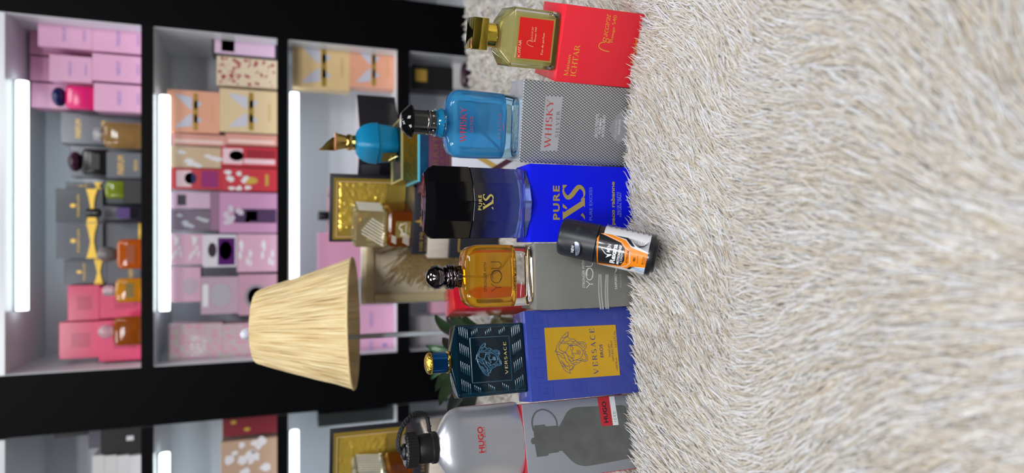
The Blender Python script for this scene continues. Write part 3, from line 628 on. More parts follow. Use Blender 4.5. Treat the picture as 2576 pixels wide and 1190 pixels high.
# ---- silver grey HUGO carton
hb_m = mat('silver grey card', rgb(150, 154, 163), .38, .25, coat=.6, coat_r=.12, bump=(25, .15))
bx, W, H = front_box('silver grey carton printed with a dark flask silhouette and red name flag', (1331, 1215), (1312, 1017), -.207, .036, hb_m)
red_side = mat('red carton side', rgb(190, 40, 60), .25, coat=1, coat_r=.08, bump=(120, .6))
MB().box(-W/2+.0004, W/2-.0004, .0006, .0356, H, H+.0004).obj('red_top', red_side, bx)
MB().box(-W/2-.0004, -W/2, .0006, .0356, .0004, H).obj('red_side', red_side, bx)
MB().box(W/2, W/2+.0003, .0006, .0356, .0004, H).obj('red_side', red_side, bx)
charcoal = mat('charcoal print', rgb(86, 88, 87), .4, noise=(60, rgb(98, 101, 100), .35, .65))
q = lambda X, Y: (1300+X/5.95, 990+Y/5.95)
sil = [q(*p) for p in smooth_line([(635, 486), (700, 370), (745, 285), (820, 225), (920, 203), (1180, 190)])]+[q(*p) for p in
  [(1480, 178), (1575, 173)]]+[q(*p) for p in smooth_line([(1575, 173), (1620, 190), (1638, 225)])][1:]+[q(*p) for p in [(1690, 560), (1736, 880)]]+[q(*p) for p in smooth_line([(1736, 880), (1740, 930), (1700, 968)])][1:]+[q(*p) for p in
  smooth_line([(1500, 1008), (1100, 1080), (990, 1084), (890, 1055), (820, 1005), (760, 945)])]+[q(*p) for p in [(675, 857), (630, 860), (630, 878), (480, 898), (468, 932), (302, 950), (268, 760), (250, 560), (258, 478), (415, 463), (437, 492), (590, 480), (598, 490)]]
shape(bx, 0, sil, charcoal, 'printed_flask')
shape(bx, 0, [q(245+34*math.cos(a), 712+50*math.sin(a)) for a in [i*PI/10 for i in range(20)]], charcoal, 'printed_flask', lift=.00008)
strokes(bx, 0, [[q(*p) for p in smooth_line([(250, 560), (228, 450), (238, 360), (290, 275), (390, 240), (490, 275), (560, 345), (595, 420), (603, 490)])]], .0015, charcoal)
shape(bx, 0, [q(1205, 60), q(1378, 40), q(1440, 474), q(1270, 492)], ink(186, 44, 56, .4), 'red_flag', lift=.0002)
shape(bx, 0, [q(1378, 45), q(1455, 38), q(1524, 470), q(1440, 476)], ink(214, 222, 222, .4), 'white_flag', lift=.0002)
pr = lambda x0, x1, y0, y1: (1300+x0/5.95, 1300+x1/5.95, 990+y0/5.95, 990+y1/5.95)
text(bx, 0, pr(1287, 1352, 440, 118), 'HUGO', ink(40, 26, 32), bold=.03, lift=.0003)
text(bx, 0, pr(1376, 1396, 432, 250), 'H U G O', ink(60, 26, 32), lift=.0003, name='printed_lettering')
text(bx, 0, pr(1345, 1365, 240, 128), 'B O S S', ink(60, 26, 32), lift=.0003)
text(bx, 0, pr(1448, 1482, 424, 268), 'I C E D', ink(90, 90, 96), lift=.0003)
text(bx, 0, pr(1718, 1736, 690, 330), 'EAU DE PARFUM', ink(104, 104, 110), lift=.0002)
text(bx, 0, pr(1760, 1780, 790, 400), 'NATURAL SPRAY', ink(104, 104, 110), lift=.0002)
# its flask bottle
b = on_top(bx, H, .017, 'flask_bottle', 'silver metal canteen-shaped bottle with red lettering, black cap and cord loop', .0045, sc=(.92, .91))
hw, hd = .0365, .0185
sil_m = mat('satin silver', rgb(196, 200, 210), .30, .65, coat=.3, coat_r=.15, bump=(2500, .05))
secs = [(hw*.93, .0), (hw*.985, .0012), (hw, .004), (hw, .060), (hw*.985, .066), (hw*.93, .0715), (hw*.83, .0765), (hw*.70, .0805), (hw*.56, .0838), (hw*.44, .0862), (hw*.385, .0885)]
MB().loft([sring(a, hd*(.35+.65*a/hw) if a < hw*.7 else hd*(a/hw)**.5, z, 2.3, 72) for a, z in secs]).obj('flask_body', sil_m, b, smooth=60)
def hproj(x, z): return -hd*max(0, 1-abs(x/hw)**2.3)**(1/2.3)
text(b, -hd, (1203, 1217, 1139.5, 1073), 'HUGO', ink(196, 30, 36, .3), bold=.02, proj=hproj)
text(b, -hd, (1219, 1223, 1138, 1108), 'H U G O', ink(196, 30, 36, .3), proj=hproj); text(b, -hd, (1216.5, 1220.5, 1100, 1074), 'B O S S', ink(196, 30, 36, .3), proj=hproj)
capm = mat('matt black rubber', (.012, .012, .014), .38); 
MB().lathe([(.0153, .0885), (.0153, .0925), (.0142, .0932), (.0142, .1065), (.0138, .107)], 56).obj('cap_base', capm, b, smooth=40)
nR = 132
MB().lathe([(.0150, .1068), (.0166, .1075), (.0168, .1175), (.0162, .1182), (.0150, .1190)], nR, ridge=lambda k: 1.0 if k % 4 < 2 else .965).obj('ribbed_cap', capm, b, smooth=25)
MB().lathe([(.0148, .1188), (.0140, .1197), (.006, .1199)], 40).obj('cap_disc', mat('black gloss disc', (.02, .02, .024), .12), b, smooth=40)
MB().lathe([(.0075, .1198), (.0080, .1206), (.0072, .1222), (.004, .1236), (.001, .124)], 24, c=(-.001, -.004)).obj('cap_button', capm, b, smooth=50)
cp = smooth_line([(-.002, -.005, .1225), (.004, -.008, .1265), (.012, -.009, .1262), (.021, -.008, .1225), (.0285, -.006, .1165), (.0335, -.004, .1085), (.0335, -.003, .1015), (.0300, -.003, .0965), (.0235, -.003, .0948), (.0160, -.004, .0945)], 8)
MB().tube(cp, .0021, 10).obj('cord_loop', mat('braided cord', (.012, .012, .015), .6, bump=(900, 1.0)), b, smooth=60)
mbz = MB()
for s_ in (0, 1):
    hel = []
    for i, p in enumerate(cp):
        a = i*1.15+s_*PI; hel.append((p[0]+.0012*math.cos(a), p[1]-.0010+.0010*math.sin(a), p[2]+.0012*math.sin(a)))
    mbz.tube(hel, .0013, 6)
mbz.obj('cord_braid', MATS['braided cord'], b, smooth=60)

# ---- blue VERSACE carton
vb_m = mat('royal blue card', rgb(50, 68, 160), .38, .1, coat=.8, coat_r=.1, bump=(40, .25))
bx, W, H = front_box('royal blue carton with a gold panel and a snake-haired head emblem', (1337, 1012), (1319, 782), -.209, .034, vb_m)
gold_p = mat('gold foil', rgb(222, 176, 46), .32, .35, noise=(18, rgb(208, 162, 44), .4, .7), bump=(60, .3))
shape(bx, 0, [(1378, 957), (1369, 825), (1548, 817), (1559.5, 944)], gold_p, 'gold_panel')
key = []
for (a0, b0, a1, b1) in ((1324, 806, 1352, 780+8),):
    pass
emb = mat('blue emboss', rgb(46, 63, 154), .3, .1, coat=.9)
gk = lambda cx, cz, s: [[(cx-s, cz-s), (cx+s, cz-s), (cx+s, cz+s), (cx-s*.4, cz+s), (cx-s*.4, cz-s*.2), (cx+s*.3, cz-s*.2), (cx+s*.3, cz+s*.4)]]
L = []
for cx in (-W*.39, W*.39):
    for cz in (.035, .07, .104): L += gk(cx, cz, W*.085)
for cx in (-.018, .0, .018): L += gk(cx, H-.0125, .0065)
strokes(bx, 0, L, .0006, emb, 'embossed_key_pattern', px=False, lift=.00008)
q = lambda X, Y: (1300+X/4.96, 770+Y/4.96)
MED = [
 [(640,505),(680,492),(740,492),(790,515),(822,560),(826,590),(800,640),(760,665),(705,680)],
 [(668,520),(680,500),(702,525),(700,545),(680,552),(668,530)], [(682,612),(700,605),(714,625),(706,648),(688,650),(680,630)],
 [(690,590),(735,592),(752,596),(752,560),(740,556)], [(765,545),(772,568),(766,590),(776,610)], [(780,550),(790,580),(782,608)], [(684,560),(690,580),(684,596)],
 [(640,505),(625,545),(608,580),(632,610),(640,650),(668,680)],
 [(608,580),(560,590),(520,575),(478,572),(490,540),(498,500),(520,470),(540,430),(560,390),(600,350),(640,325),(632,370),(600,400),(575,430),(545,470),(525,500),(530,540),(560,560),(608,578)],
 [(640,325),(640,360),(630,385),(650,400),(665,415),(690,410),(725,420),(720,440),(690,445),(672,432)],
 [(560,400),(590,395),(615,380)], [(540,450),(575,470),(600,465),(640,470),(680,475),(700,465)], [(575,430),(590,450),(640,440),(660,430)],
 [(725,420),(740,440),(770,450),(815,448),(850,460),(866,490),(862,520),(840,540),(835,560)], [(740,455),(790,470),(820,470),(846,490),(840,515)], [(760,470),(800,490),(830,520)],
 [(835,560),(858,570),(845,590),(870,610),(884,650),(870,685),(830,690),(790,670)], [(845,600),(862,640),(858,668),(826,670),(806,650)],
 [(490,540),(500,600),(520,650),(540,700),(560,740),(590,790),(630,825),(672,840),(655,800),(680,785),(705,765),(718,740)],
 [(500,600),(540,610),(560,640),(600,655),(620,690),(650,720),(640,750),(600,740),(575,700),(545,680)], [(560,590),(590,620),(600,655)], [(608,582),(640,620),(690,655),(700,680)],
 [(640,650),(668,690),(700,685),(740,672),(780,680),(815,685)], [(668,690),(690,720),(740,700),(770,715),(800,690)], [(700,720),(720,735),(750,720)],
 [(650,775),(665,745),(695,750),(700,780),(675,800),(655,790)], [(560,740),(600,765),(640,790)], [(540,700),(575,720),(610,760)], [(700,440),(720,470),(760,490)], [(640,470),(650,490),(700,485)]]
strokes(bx, 0, [[q(*p) for p in smooth_line(l, 4)] for l in MED], .00042, ink(52, 62, 130), 'emblem_head', lift=.0002)
pv = lambda x0, x1, y0, y1: (1300+x0/4.96, 1300+x1/4.96, 770+y0/4.96, 770+y1/4.96)
text(bx, 0, pv(930, 995, 850, 278), 'VERSACE', ink(46, 58, 128), 'serif', thick=.14, thin=.06, serifs=False, track=.22)
text(bx, 0, pv(1036, 1076, 640, 478), 'EROS', ink(46, 54, 110), bold=.015)
text(bx, 0, pv(1142, 1166, 632, 478), 'PARFUM', ink(60, 60, 90)); text(bx, 0, pv(1178, 1202, 686, 428), 'NATURAL SPRAY', ink(60, 60, 90))
text(bx, 0, pv(1232, 1256, 800, 650), '100ML.e', ink(60, 60, 90)); text(bx, 0, pv(1214, 1238, 520, 308), '3.4 US FL.Oz.', ink(60, 60, 90))
# its bottle
b = on_top(bx, H, .017, 'square_bottle', 'dark teal glass bottle with ribbed key border, relief head and fluted blue cap', -.0005, sc=(.885, .895))
vg = mat('dark teal glass', rgb(2, 30, 44), .05, trans=.25, ior=1.5); hw, hd, hh = .0362, .0125, .0735
MB().loft([rring(hw-.001, hd-.001, .003, 0), rring(hw, hd, .003, .001), rring(hw+.0006, hd, .003, hh-.001), rring(hw-.001, hd-.001, .003, hh), rring(.014, .009, .009, hh+.0045), rring(.0105, .0095, .009, hh+.0055)]).obj('bottle_glass', vg, b, smooth=35)
rim = mat('teal glass ribs', rgb(18, 66, 88), .06, spec=.9, coat=1)
mb = MB()
def rib(x0, x1, z, r=.00055):
    mb.tube([(x0, -hd+.0001, z), ((x0+x1)/2, -hd-.0002, z), (x1, -hd+.0001, z)], r, 6)
for zb_ in (.0045, .0610):
    for g in range(4):
        for k in range(5): x = -hw+.0045+g*.0182+(k if zb_ < .03 else 4-k)*-.0012+.003; rib(max(x, -hw+.002), min(x+.0105, hw-.002), zb_+k*.0021)
for sx in (-1, 1):
    for g in range(3):
        for k in range(4): rib(sx*(hw-.0075)-.0026+(k-1.5)*.0011*sx*-1, sx*(hw-.0075)+.0022+(k-1.5)*.0011*sx*-1, .021+g*.0148+k*.0019)
mb.obj('rib_pattern', rim, b, smooth=60)
mb = MB(); fx, fz0, fz1 = hw-.0135, .0165, .0585
for (xa, xb, za, zb_) in ((-fx, fx, fz0, fz0), (-fx, fx, fz1, fz1)): mb.tube([(xa, -hd, za), (xb, -hd, zb_)], .0006, 6)
for xx in (-fx, fx): mb.tube([(xx, -hd, fz0), (xx, -hd, fz1)], .0006, 6)
for d in (.001, .0022, .0034):
    for xx in (-hw+d, hw-d): mb.tube([(xx, -hd, .003), (xx, -hd, hh-.003)], .0003, 5)
mb.obj('panel_border', rim, b, smooth=60)
# relief head: the emblem's lines as raised glass
xs_ = [p[0] for l in MED for p in l]; ys_ = [p[1] for l in MED for p in l]
mb = MB()
for l in MED:
    pts = [((.5-(p[1]-min(ys_))/(max(ys_)-min(ys_)))*.0335, -hd-.0006, .0535-(p[0]-min(xs_))/(max(xs_)-min(xs_))*.0265) for p in smooth_line(l, 3)]
    mb.tube(pts, .00075, 6)
mb.obj('relief_head', mat('teal relief glass', rgb(52, 96, 124), .06, spec=.9, coat=1), b, smooth=60)
def flat(y): return lambda x, z: y
text(b, -hd, (1268, 1275.5, 941, 860), 'VERSACE', mat('pale gold print', rgb(224, 214, 150), .35, .3), 'serif', thick=.17, thin=.09, serifs=False, track=.1, lift=.0005)
gold = mat('polished gold', rgb(226, 190, 84), .12, 1)
MB().lathe([(.0102, hh+.005), (.0112, hh+.0058), (.0112, hh+.0078), (.0104, hh+.0084)], 48).obj('gold_collar', gold, b, smooth=40)
MB().lathe([(.0106, hh+.0084), (.0106, hh+.0236), (.0102, hh+.0240)], 64, ridge=lambda k: 1 if k % 8 < 6 else .95).obj('fluted_cap', mat('metallic blue', rgb(20, 84, 150), .16, .85), b, smooth=25)
MB().lathe([(.0110, hh+.0240), (.0113, hh+.0252), (.0108, hh+.0268), (.0090, hh+.0285), (.0060, hh+.0298), (.001, hh+.0303)], 48).obj('gold_cap_top', mat('gold relief', rgb(226, 190, 84), .18, 1, bump=(500, 1.0)), b, smooth=60)

# ---- grey YOU carton
ab_m = mat('warm grey card', rgb(132, 133, 129), .42, .2, coat=.7, coat_r=.14, bump=(18, .25), noise=(14, rgb(120, 121, 117), .35, .65))
bx, W, H = front_box('plain warm grey carton with thin white lettering, behind the roll-on', (1349, 780), (1345, 612), -.218, .040, ab_m)
wh = ink(222, 222, 224)
text(bx, 0, (1464.5, 1471, 724, 655), 'STRONGER WITH', wh)
def thin_you(root, yp, r, m, lw, lift=.0002, nm='printed_lettering'):
    x0, x1, z0, z1 = rect_of(root, yp, r); Wd, Hd = x1-x0, z1-z0
    g = [[(0, 1), (.13, .5), (.26, 1)], [(.13, .5), (.13, 0)], arc(.50, .5, .215, .52, 0, 360, 32), arc(.53, .42, .185, .45, -140, 120, 24),
         [(.78, 1)]+arc(.89, .33, .11, .33, 180, 360)+[(1, 1)]]
    mb = MB()
    for i, l in enumerate(g): mb.ribbon([(x0+p[0]*Wd, z0+p[1]*Hd) for p in l], lw, yp-lift-i*3e-6)
    return mb.obj(nm, m, root, fix=False)
thin_you(bx, 0, (1474, 1491, 724, 655), wh, .0007)
pale = ink(164, 165, 163)
strokes(bx, 0, [smooth_line(l, 5) for l in ([(1507, 690), (1506, 720), (1507, 745), (1511, 778)], [(1511, 690), (1512, 720), (1513, 745), (1517, 778)], [(1525, 690), (1523, 720), (1523, 745), (1525, 777)], [(1529, 690), (1528, 720), (1528, 745), (1530, 777)])], .0016, pale, 'printed_stripes')
text(bx, 0, (1546, 1552, 727, 690), 'EMPORIO', wh, 'serif', thick=.17, thin=.07)
text(bx, 0, (1546, 1552, 668, 634), 'ARMANI', wh, 'serif', thick=.17, thin=.07)
shape(bx, 0, [(1545, 690), (1549, 679), (1545, 668), (1552, 679)], wh, 'printed_eagle')
text(bx, 0, (1558, 1562, 722, 640), 'EAU DE TOILETTE', pale)
# its bottle
b = on_top(bx, H, .020, 'rounded_bottle', 'amber glass bottle with a dark chrome ball cap over twisted rings', .0015, sc=(.935, .905))
ag = mat('clear glass', (.97, .97, .95), .01, trans=1, ior=1.46); hw, hd = .0312, .0165
O = [(hw*.80, 0), (hw*.93, .0012), (hw*.975, .004), (hw*.985, .012), (hw, .030), (hw, .056), (hw*.985, .0615), (hw*.93, .0665), (hw*.82, .0705), (hw*.66, .0725), (hw*.36, .0738), (hw*.33, .080)]
def arm_ring(a, z, k=1.0): 
    d = hd*k*(1 if a > hw*.9 else max(.5, a/hw+.1)); return rring(a*k, d, min(.009, d*.8), z, 8)
MB().loft([arm_ring(a, z) for a, z in O]).obj('bottle_glass', ag, b, smooth=50)
liq = mat('amber liquid', rgb(244, 186, 48), .0, trans=.8, ior=1.12)
I = [(hw*.70, .0175), (hw*.86, .0185), (hw*.90, .022), (hw*.91, .030), (hw*.91, .056), (hw*.89, .0615), (hw*.82, .066), (hw*.7, .069)]
MB().loft([rring(a, hd*.80*(1 if a > hw*.85 else .85), .008, z, 8) for a, z in I]).obj('liquid', liq, b, smooth=50)
tube = mat('dip tube', rgb(236, 220, 150), .15, trans=.4)
MB().tube(smooth_line([(.000, 0, .068), (-.0005, 0, .052), (.001, 0, .044), (.006, 0, .034), (.014, 0, .026), (.022, 0, .0200)], 6), .0011, 8).obj('dip_tube', tube, b, smooth=60)
text(b, -hd, (1217, 1224, 733, 660), 'STRONGER WITH', ink(30, 24, 20), lift=.0004)
thin_you(b, -hd, (1235, 1261, 733, 659), ink(30, 24, 20), .00055, lift=.0004)
text(b, -hd, (1291, 1299, 731, 694), 'EMPORIO', ink(24, 20, 18), 'serif', thick=.16, thin=.07, lift=.0004)
text(b, -hd, (1291, 1299, 686, 657), 'ARMANI', ink(24, 20, 18), 'serif', thick=.16, thin=.07, lift=.0004)
shape(b, -hd, [(1291, 697), (1296, 691), (1291, 684), (1300, 691)], ink(24, 20, 18), 'printed_eagle', lift=.0004)
dch = mat('dark chrome', rgb(126, 118, 126), .07, 1)
for i, (zz_, rr_) in enumerate(((.0790, .0092), (.0822, .0104), (.0852, .0106), (.0884, .0104))):
    rg = [[( (rr_+.0017*math.cos(p))*math.cos(a)+.0004*math.sin(3*a+i), (rr_+.0017*math.cos(p))*math.sin(a), zz_+.0017*math.sin(p)+.0006*math.sin(2*a+i*2)) for p in [k*PI/5 for k in range(10)]] for a in [j*PI/20 for j in range(40)]]
    m_ = MB(); m_.loft(rg+[rg[0]], cap=False); m_.obj('twisted_ring', dch, b, smooth=60)
MB().lathe([(.0085, .0735), (.0085, .0905)], 32).obj('neck_core', dch, b, smooth=40)
MB().lathe([(.0116*math.sin(a), .0985-.0116*math.cos(a)) for a in [.35+(PI-.35)*i/24 for i in range(25)]], 48).obj('ball_cap', dch, b, smooth=80)

# ---- electric blue PURE XS carton
pb_m = mat('electric blue card', rgb(4, 20, 226), .5, spec=.25)
bx, W, H = front_box('electric blue carton with gold lettering, half hidden by the leaning roll-on', (1333, 609), (1332, 411), -.213, .037, pb_m)
gi = mat('dull gold ink', rgb(176, 158, 92), .4, .3)
text(bx, 0, (1391, 1408, 553, 467), 'PURE', gi, bold=.035, space=1.25)
def didone_xs(root, yp, r, m, lift=.0003):
    x0, x1, z0, z1 = rect_of(root, yp, r); Wd, Hd = x1-x0, z1-z0
    mb = MB(); k = lambda p: (x0+p[0]*Wd, z0+p[1]*Hd); y = yp-lift
    mb.poly([k(p) for p in [(.02, .97), (.20, .97), (.60, .03), (.42, .03)]], y)
    mb.poly([k(p) for p in [(.0, 1), (.24, 1), (.24, .965), (.0, .965)]], y-2e-6)
    mb.poly([k(p) for p in [(.0, .0), (.10, 0), (.20, .1), (.14, .2), (.06, .06)]], y-2e-6)
    mb.poly([k(p) for p in [(.36, 1), (.46, 1), (.40, .88), (.33, .78), (.30, .84)]], y-4e-6)
    mb.poly([k(p) for p in [(.38, .035), (.64, .035), (.64, 0), (.38, 0)]], y-6e-6)
    s_ = smooth_line([(.96, .86), (.90, .95), (.80, .96), (.68, .86), (.64, .74), (.72, .58), (.84, .44), (.95, .28), (.92, .12), (.80, .03), (.68, .05), (.60, .16)], 6)
    n = len(s_); ws = [Hd*(.03+.17*math.sin(PI*min(1, max(0, (i/n))))**1.4) for i in range(n)]
    mb.ribbon([k(p) for p in s_], ws, y-8e-6)
    mb.poly([k(p) for p in [(.92, 1), (1, 1), (1, .80), (.97, .82), (.90, .93)]], y-1e-5)
    mb.poly([k(p) for p in [(.62, 0), (.56, 0), (.56, .2), (.59, .18), (.66, .07)]], y-1e-5)
    return mb.obj('printed_monogram', m, root, fix=False)
didone_xs(bx, 0, (1415, 1471, 553, 466), gi)
text(bx, 0, (1482, 1490, 555, 471), 'PURE EXCESS', ink(92, 110, 222), bold=.01, lift=.0002)
text(bx, 0, (1537, 1549, 566, 457), 'paco rabanne', gi, bold=.03)
text(bx, 0, (1552, 1557, 540, 483), 'EAU DE TOILETTE', ink(130, 140, 210)); text(bx, 0, (1558, 1563, 545, 484), 'NATURAL SPRAY', ink(130, 140, 210))
# its bottle
b = on_top(bx, H, .013, 'faceted_bottle', 'tall faceted bottle, glossy black cap over midnight blue glass with small gold lettering', -.0005, sc=(.925, .93))
hw = .0355
OCT = [(0, -.0235), (hw*.55, -.0175), (hw, -.006), (hw, .006), (hw*.55, .0145), (0, .0175), (-hw*.55, .0145), (-hw, .006), (-hw, -.006), (-hw*.53, -.0175)]
pg = bpy.data.materials.new('midnight blue glass'); pg.use_nodes = True; nt = pg.node_tree; bb = nt.nodes['Principled BSDF']
bb.inputs['Roughness'].default_value = .03; bb.inputs['IOR'].default_value = 1.4
tc = nt.nodes.new('ShaderNodeTexCoord'); sp = nt.nodes.new('ShaderNodeSeparateXYZ'); rp = nt.nodes.new('ShaderNodeMapRange'); rp.inputs[1].default_value = .006; rp.inputs[2].default_value = .050
nt.links.new(tc.outputs['Object'], sp.inputs[0]); nt.links.new(sp.outputs[2], rp.inputs[0])
cr = nt.nodes.new('ShaderNodeValToRGB'); nt.links.new(rp.outputs[0], cr.inputs[0])
cr.color_ramp.elements[0].color = (.22, .34, .95, 1); cr.color_ramp.elements[1].color = (.004, .006, .02, 1)
e = cr.color_ramp.elements.new(.45); e.color = (.02, .035, .30, 1)
nt.links.new(cr.outputs[0], bb.inputs['Base Color'])
c2 = nt.nodes.new('ShaderNodeValToRGB'); nt.links.new(rp.outputs[0], c2.inputs[0]); c2.color_ramp.elements[0].color = (.92, .92, .92, 1); c2.color_ramp.elements[1].color = (.02, .02, .02, 1)
nt.links.new(c2.outputs[0], bb.inputs['Transmission Weight'])
MB().loft([pring(OCT, 0, .93), pring(OCT, .001, .955), pring(OCT, .0105, 1.0), pring(OCT, .0115, .985), pring(OCT, .0600, .99)]).obj('bottle_glass', pg, b, smooth=4, bevel=.0005, seg=1)
MB().loft([pring(OCT, .0125, .82), pring(OCT, .0155, .90), pring(OCT, .0590, .92)]).obj('liquid', mat('blue liquid', rgb(24, 30, 132), 0, trans=.75, ior=1.15), b, smooth=20)
pk_ = mat('piano black', (.003, .003, .004), .03, spec=.35)
MB().loft([pring(OCT, .0602, .985), pring(OCT, .0612, 1.0), pring(OCT, .0968, 1.005), pring(OCT, .1020, .93, .8), pring(OCT, .1052, .80, .6), pring(OCT, .1056, .4, .3)]).obj('black_cap', pk_, b, smooth=4, bevel=.0005, seg=1)
def xproj(x, z):
    ax = abs(x); return -(.0235-(.0060)*ax/(hw*.55))
text(b, -.0205, (1202, 1211, 529, 491), 'PURE', mat('gold print', rgb(206, 190, 110), .35, .2), bold=.03, space=1.2, proj=lambda x, z: xproj(x, z), lift=.0004)
o = didone_xs(b, -.0242, (1215, 1241, 528, 489), MATS['gold print'])
MB().tube(smooth_line([(.001, -.004, .057), (.000, -.004, .044), (-.006, -.004, .032), (-.016, -.004, .022), (-.024, -.004, .016)], 6), .0012, 8).obj('dip_tube', mat('blue tube', rgb(120, 130, 235), .2, trans=.4), b, smooth=60)

# ---- silver woven WHISKY carton
wb = bpy.data.materials.new('silver weave card'); wb.use_nodes = True; nt = wb.node_tree; bb = nt.nodes['Principled BSDF']
tc = nt.nodes.new('ShaderNodeTexCoord'); sp = nt.nodes.new('ShaderNodeSeparateXYZ'); nt.links.new(tc.outputs['Object'], sp.inputs[0])
def M_(op, a, b_, c=None):
    n = nt.nodes.new('ShaderNodeMath'); n.operation = op
    for i, q_ in enumerate((a, b_)):
        if q_ is None: continue
        if isinstance(q_, (int, float)): n.inputs[i].default_value = q_
        else: nt.links.new(q_, n.inputs[i])
    return n.outputs[0]
xy = M_('ADD', sp.outputs[0], M_('MULTIPLY', sp.outputs[1], 1.0))
u_ = M_('MULTIPLY', xy, 1/.0027); v_ = M_('MULTIPLY', sp.outputs[2], 1/.0041)
fa = M_('FRACT', M_('ADD', u_, v_), None); fb = M_('FRACT', M_('SUBTRACT', u_, v_), None)
g1 = M_('MULTIPLY', fa, 1.0); band = M_('LESS_THAN', fb, .28); val = M_('MULTIPLY', M_('SUBTRACT', 1.0, band), M_('SUBTRACT', 1.0, g1))
cr = nt.nodes.new('ShaderNodeValToRGB'); nt.links.new(val, cr.inputs[0])
cr.color_ramp.elements[0].color = (*rgb(42, 44, 47), 1); cr.color_ramp.elements[1].color = (*rgb(196, 198, 202), 1); cr.color_ramp.elements[1].position = .42
e = cr.color_ramp.elements.new(.12); e.color = (*rgb(120, 122, 126), 1)
nt.links.new(cr.outputs[0], bb.inputs['Base Color']); bb.inputs['Metallic'].default_value = .35; bb.inputs['Roughness'].default_value = .38
bb.inputs['Coat Weight'].default_value = .8; bb.inputs['Coat Roughness'].default_value = .08
bx, W, H = front_box('silver carton with a woven diamond pattern and a grey name plate', (1307, 408), (1319, 199), -.208, .037, wb)
MB().box(-W/2+.0005, W/2-.0005, .0008, .0362, H, H+.0005).obj('wrapping_film', mat('crinkled film', rgb(178, 184, 196), .15, .3, coat=1, bump=(90, 1.0)), bx)
shape(bx, 0, [(1359, 380), (1373, 241), (1416, 244), (1402, 379)], ink(176, 179, 184, .4, .1), 'name_plate')
q = lambda x0, x1, y0, y1: (1000+x0/2.833, 1000+x1/2.833, y0/2.833, y1/2.833)
text(bx, 0, q(1053, 1101, 1055, 705), 'WHISKY', ink(186, 66, 62), 'serif', thick=.14, thin=.05, lift=.0003)
text(bx, 0, q(1128, 1152, 978, 790), 'SILVER', ink(70, 72, 78), 'serif', thick=.11, thin=.05, track=.18, lift=.0003)
for r_, s_ in ((q(1408, 1429, 980, 812), 'EAU DE TOILETTE'), (q(1434, 1453, 950, 845), 'FOR MEN'), (q(1458, 1477, 980, 818), 'NATURAL SPRAY')): text(bx, 0, r_, s_, ink(214, 216, 220), bold=.02, lift=.0003)
shape(bx, 0, [(1532, 325), (1542, 303), (1560, 282), (1577, 303), (1585, 325), (1574, 350), (1556, 362), (1541, 345)], ink(150, 152, 157, .4, .2), 'printed_shield')
text(bx, 0, (1555, 1561, 338, 300), 'PARFUMS', ink(220, 222, 226), lift=.0003)
text(bx, 0, (1546, 1552, 352, 300), 'EVAFLOR WHISKY', ink(190, 192, 196), lift=.0003)
# its bottle
b = on_top(bx, H, .022, 'rounded_bottle', 'clear sky blue bottle with red lettering and a chrome collared black cap', -.0062, extra=math.radians(3), sc=(.965, .90))
hw, hd = .0330, .0155
bg = mat('sky blue glass', rgb(176, 228, 252), .01, trans=1, ior=1.45)
O = [(hw*.80, 0), (hw*.90, .0010), (hw*.945, .0040), (hw*.965, .010), (hw*.985, .025), (hw, .050), (hw, .060), (hw*.975, .0665), (hw*.90, .0715), (hw*.76, .0750), (hw*.56, .0768), (hw*.40, .0775), (hw*.385, .081)]
MB().loft([rring(a, hd*(1 if a > hw*.88 else max(.62, a/hw+.05)), .011, z, 8) for a, z in O]).obj('bottle_glass', bg, b, smooth=50)
I = [(hw*.72, .0130), (hw*.84, .0142), (hw*.88, .018), (hw*.90, .050), (hw*.90, .060), (hw*.86, .0665), (hw*.76, .0700)]
MB().loft([rring(a, hd*.82*(1 if a > hw*.8 else .85), .009, z, 8) for a, z in I]).obj('liquid', mat('blue cologne', rgb(120, 208, 250), 0, trans=.58, ior=1.12), b, smooth=50)
MB().tube(smooth_line([(0, 0, .072), (0, 0, .060), (-.002, 0, .048), (-.007, 0, .037), (-.015, 0, .026), (-.023, 0, .0160)], 6), .0013, 8).obj('dip_tube', mat('pale blue tube', rgb(150, 206, 242), .2, trans=.3), b, smooth=60)
rt = ink(206, 40, 52, .4)
p5 = lambda x0, x1, y0, y1: (1000+x0/5.41, 1000+x1/5.41, 220+y0/5.41, 220+y1/5.41)
text(b, -hd, p5(848, 936, 745, 265), 'WHISKY', rt, 'serif', thick=.13, thin=.055, lift=.0004)
text(b, -hd, p5(985, 1028, 612, 392), 'SILVER', rt, 'serif', thick=.10, thin=.05, track=.2, lift=.0004)
text(b, -hd, p5(1375, 1410, 695, 355), 'EVAFLOR', rt, 'serif', thick=.09, thin=.05, track=.5, lift=.0004)
text(b, -hd, p5(1432, 1448, 580, 485), 'PARIS', rt, lift=.0004)
MB().lathe([(.0125, .0785), (.0150, .0805), (.0138, .0830), (.0128, .0855), (.0137, .0872)], 14).obj('glass_collar', mat('aqua glass', rgb(40, 160, 214), .05, trans=.6), b, smooth=25)
chs = mat('brushed chrome', rgb(150, 152, 156), .2, 1)
MB().lathe([(.0118, .0870), (.0118, .0935), (.0123, .0940), (.0125, .0950), (.0123, .0960), (.0119, .0965), (.0119, .1105)], 48).obj('chrome_collar', chs, b, smooth=30)
mb = MB()
for k in range(10):
    a = k*2*PI/10+.2; x, y = .0118*math.cos(a), .0118*math.sin(a)
    rings = [[(x+.0011*c_*math.cos(j*PI/4)*-math.sin(a)+math.cos(a)*h_, y+.0011*c_*math.cos(j*PI/4)*math.cos(a)+math.sin(a)*h_, .0903+.0011*c_*math.sin(j*PI/4)) for j in range(8)] for c_, h_ in ((1, 0), (.8, .0006), (.3, .0009))]
    mb.loft(rings)
mb.obj('rivets', mat('bright chrome', rgb(220, 220, 222), .1, 1), b, smooth=60)
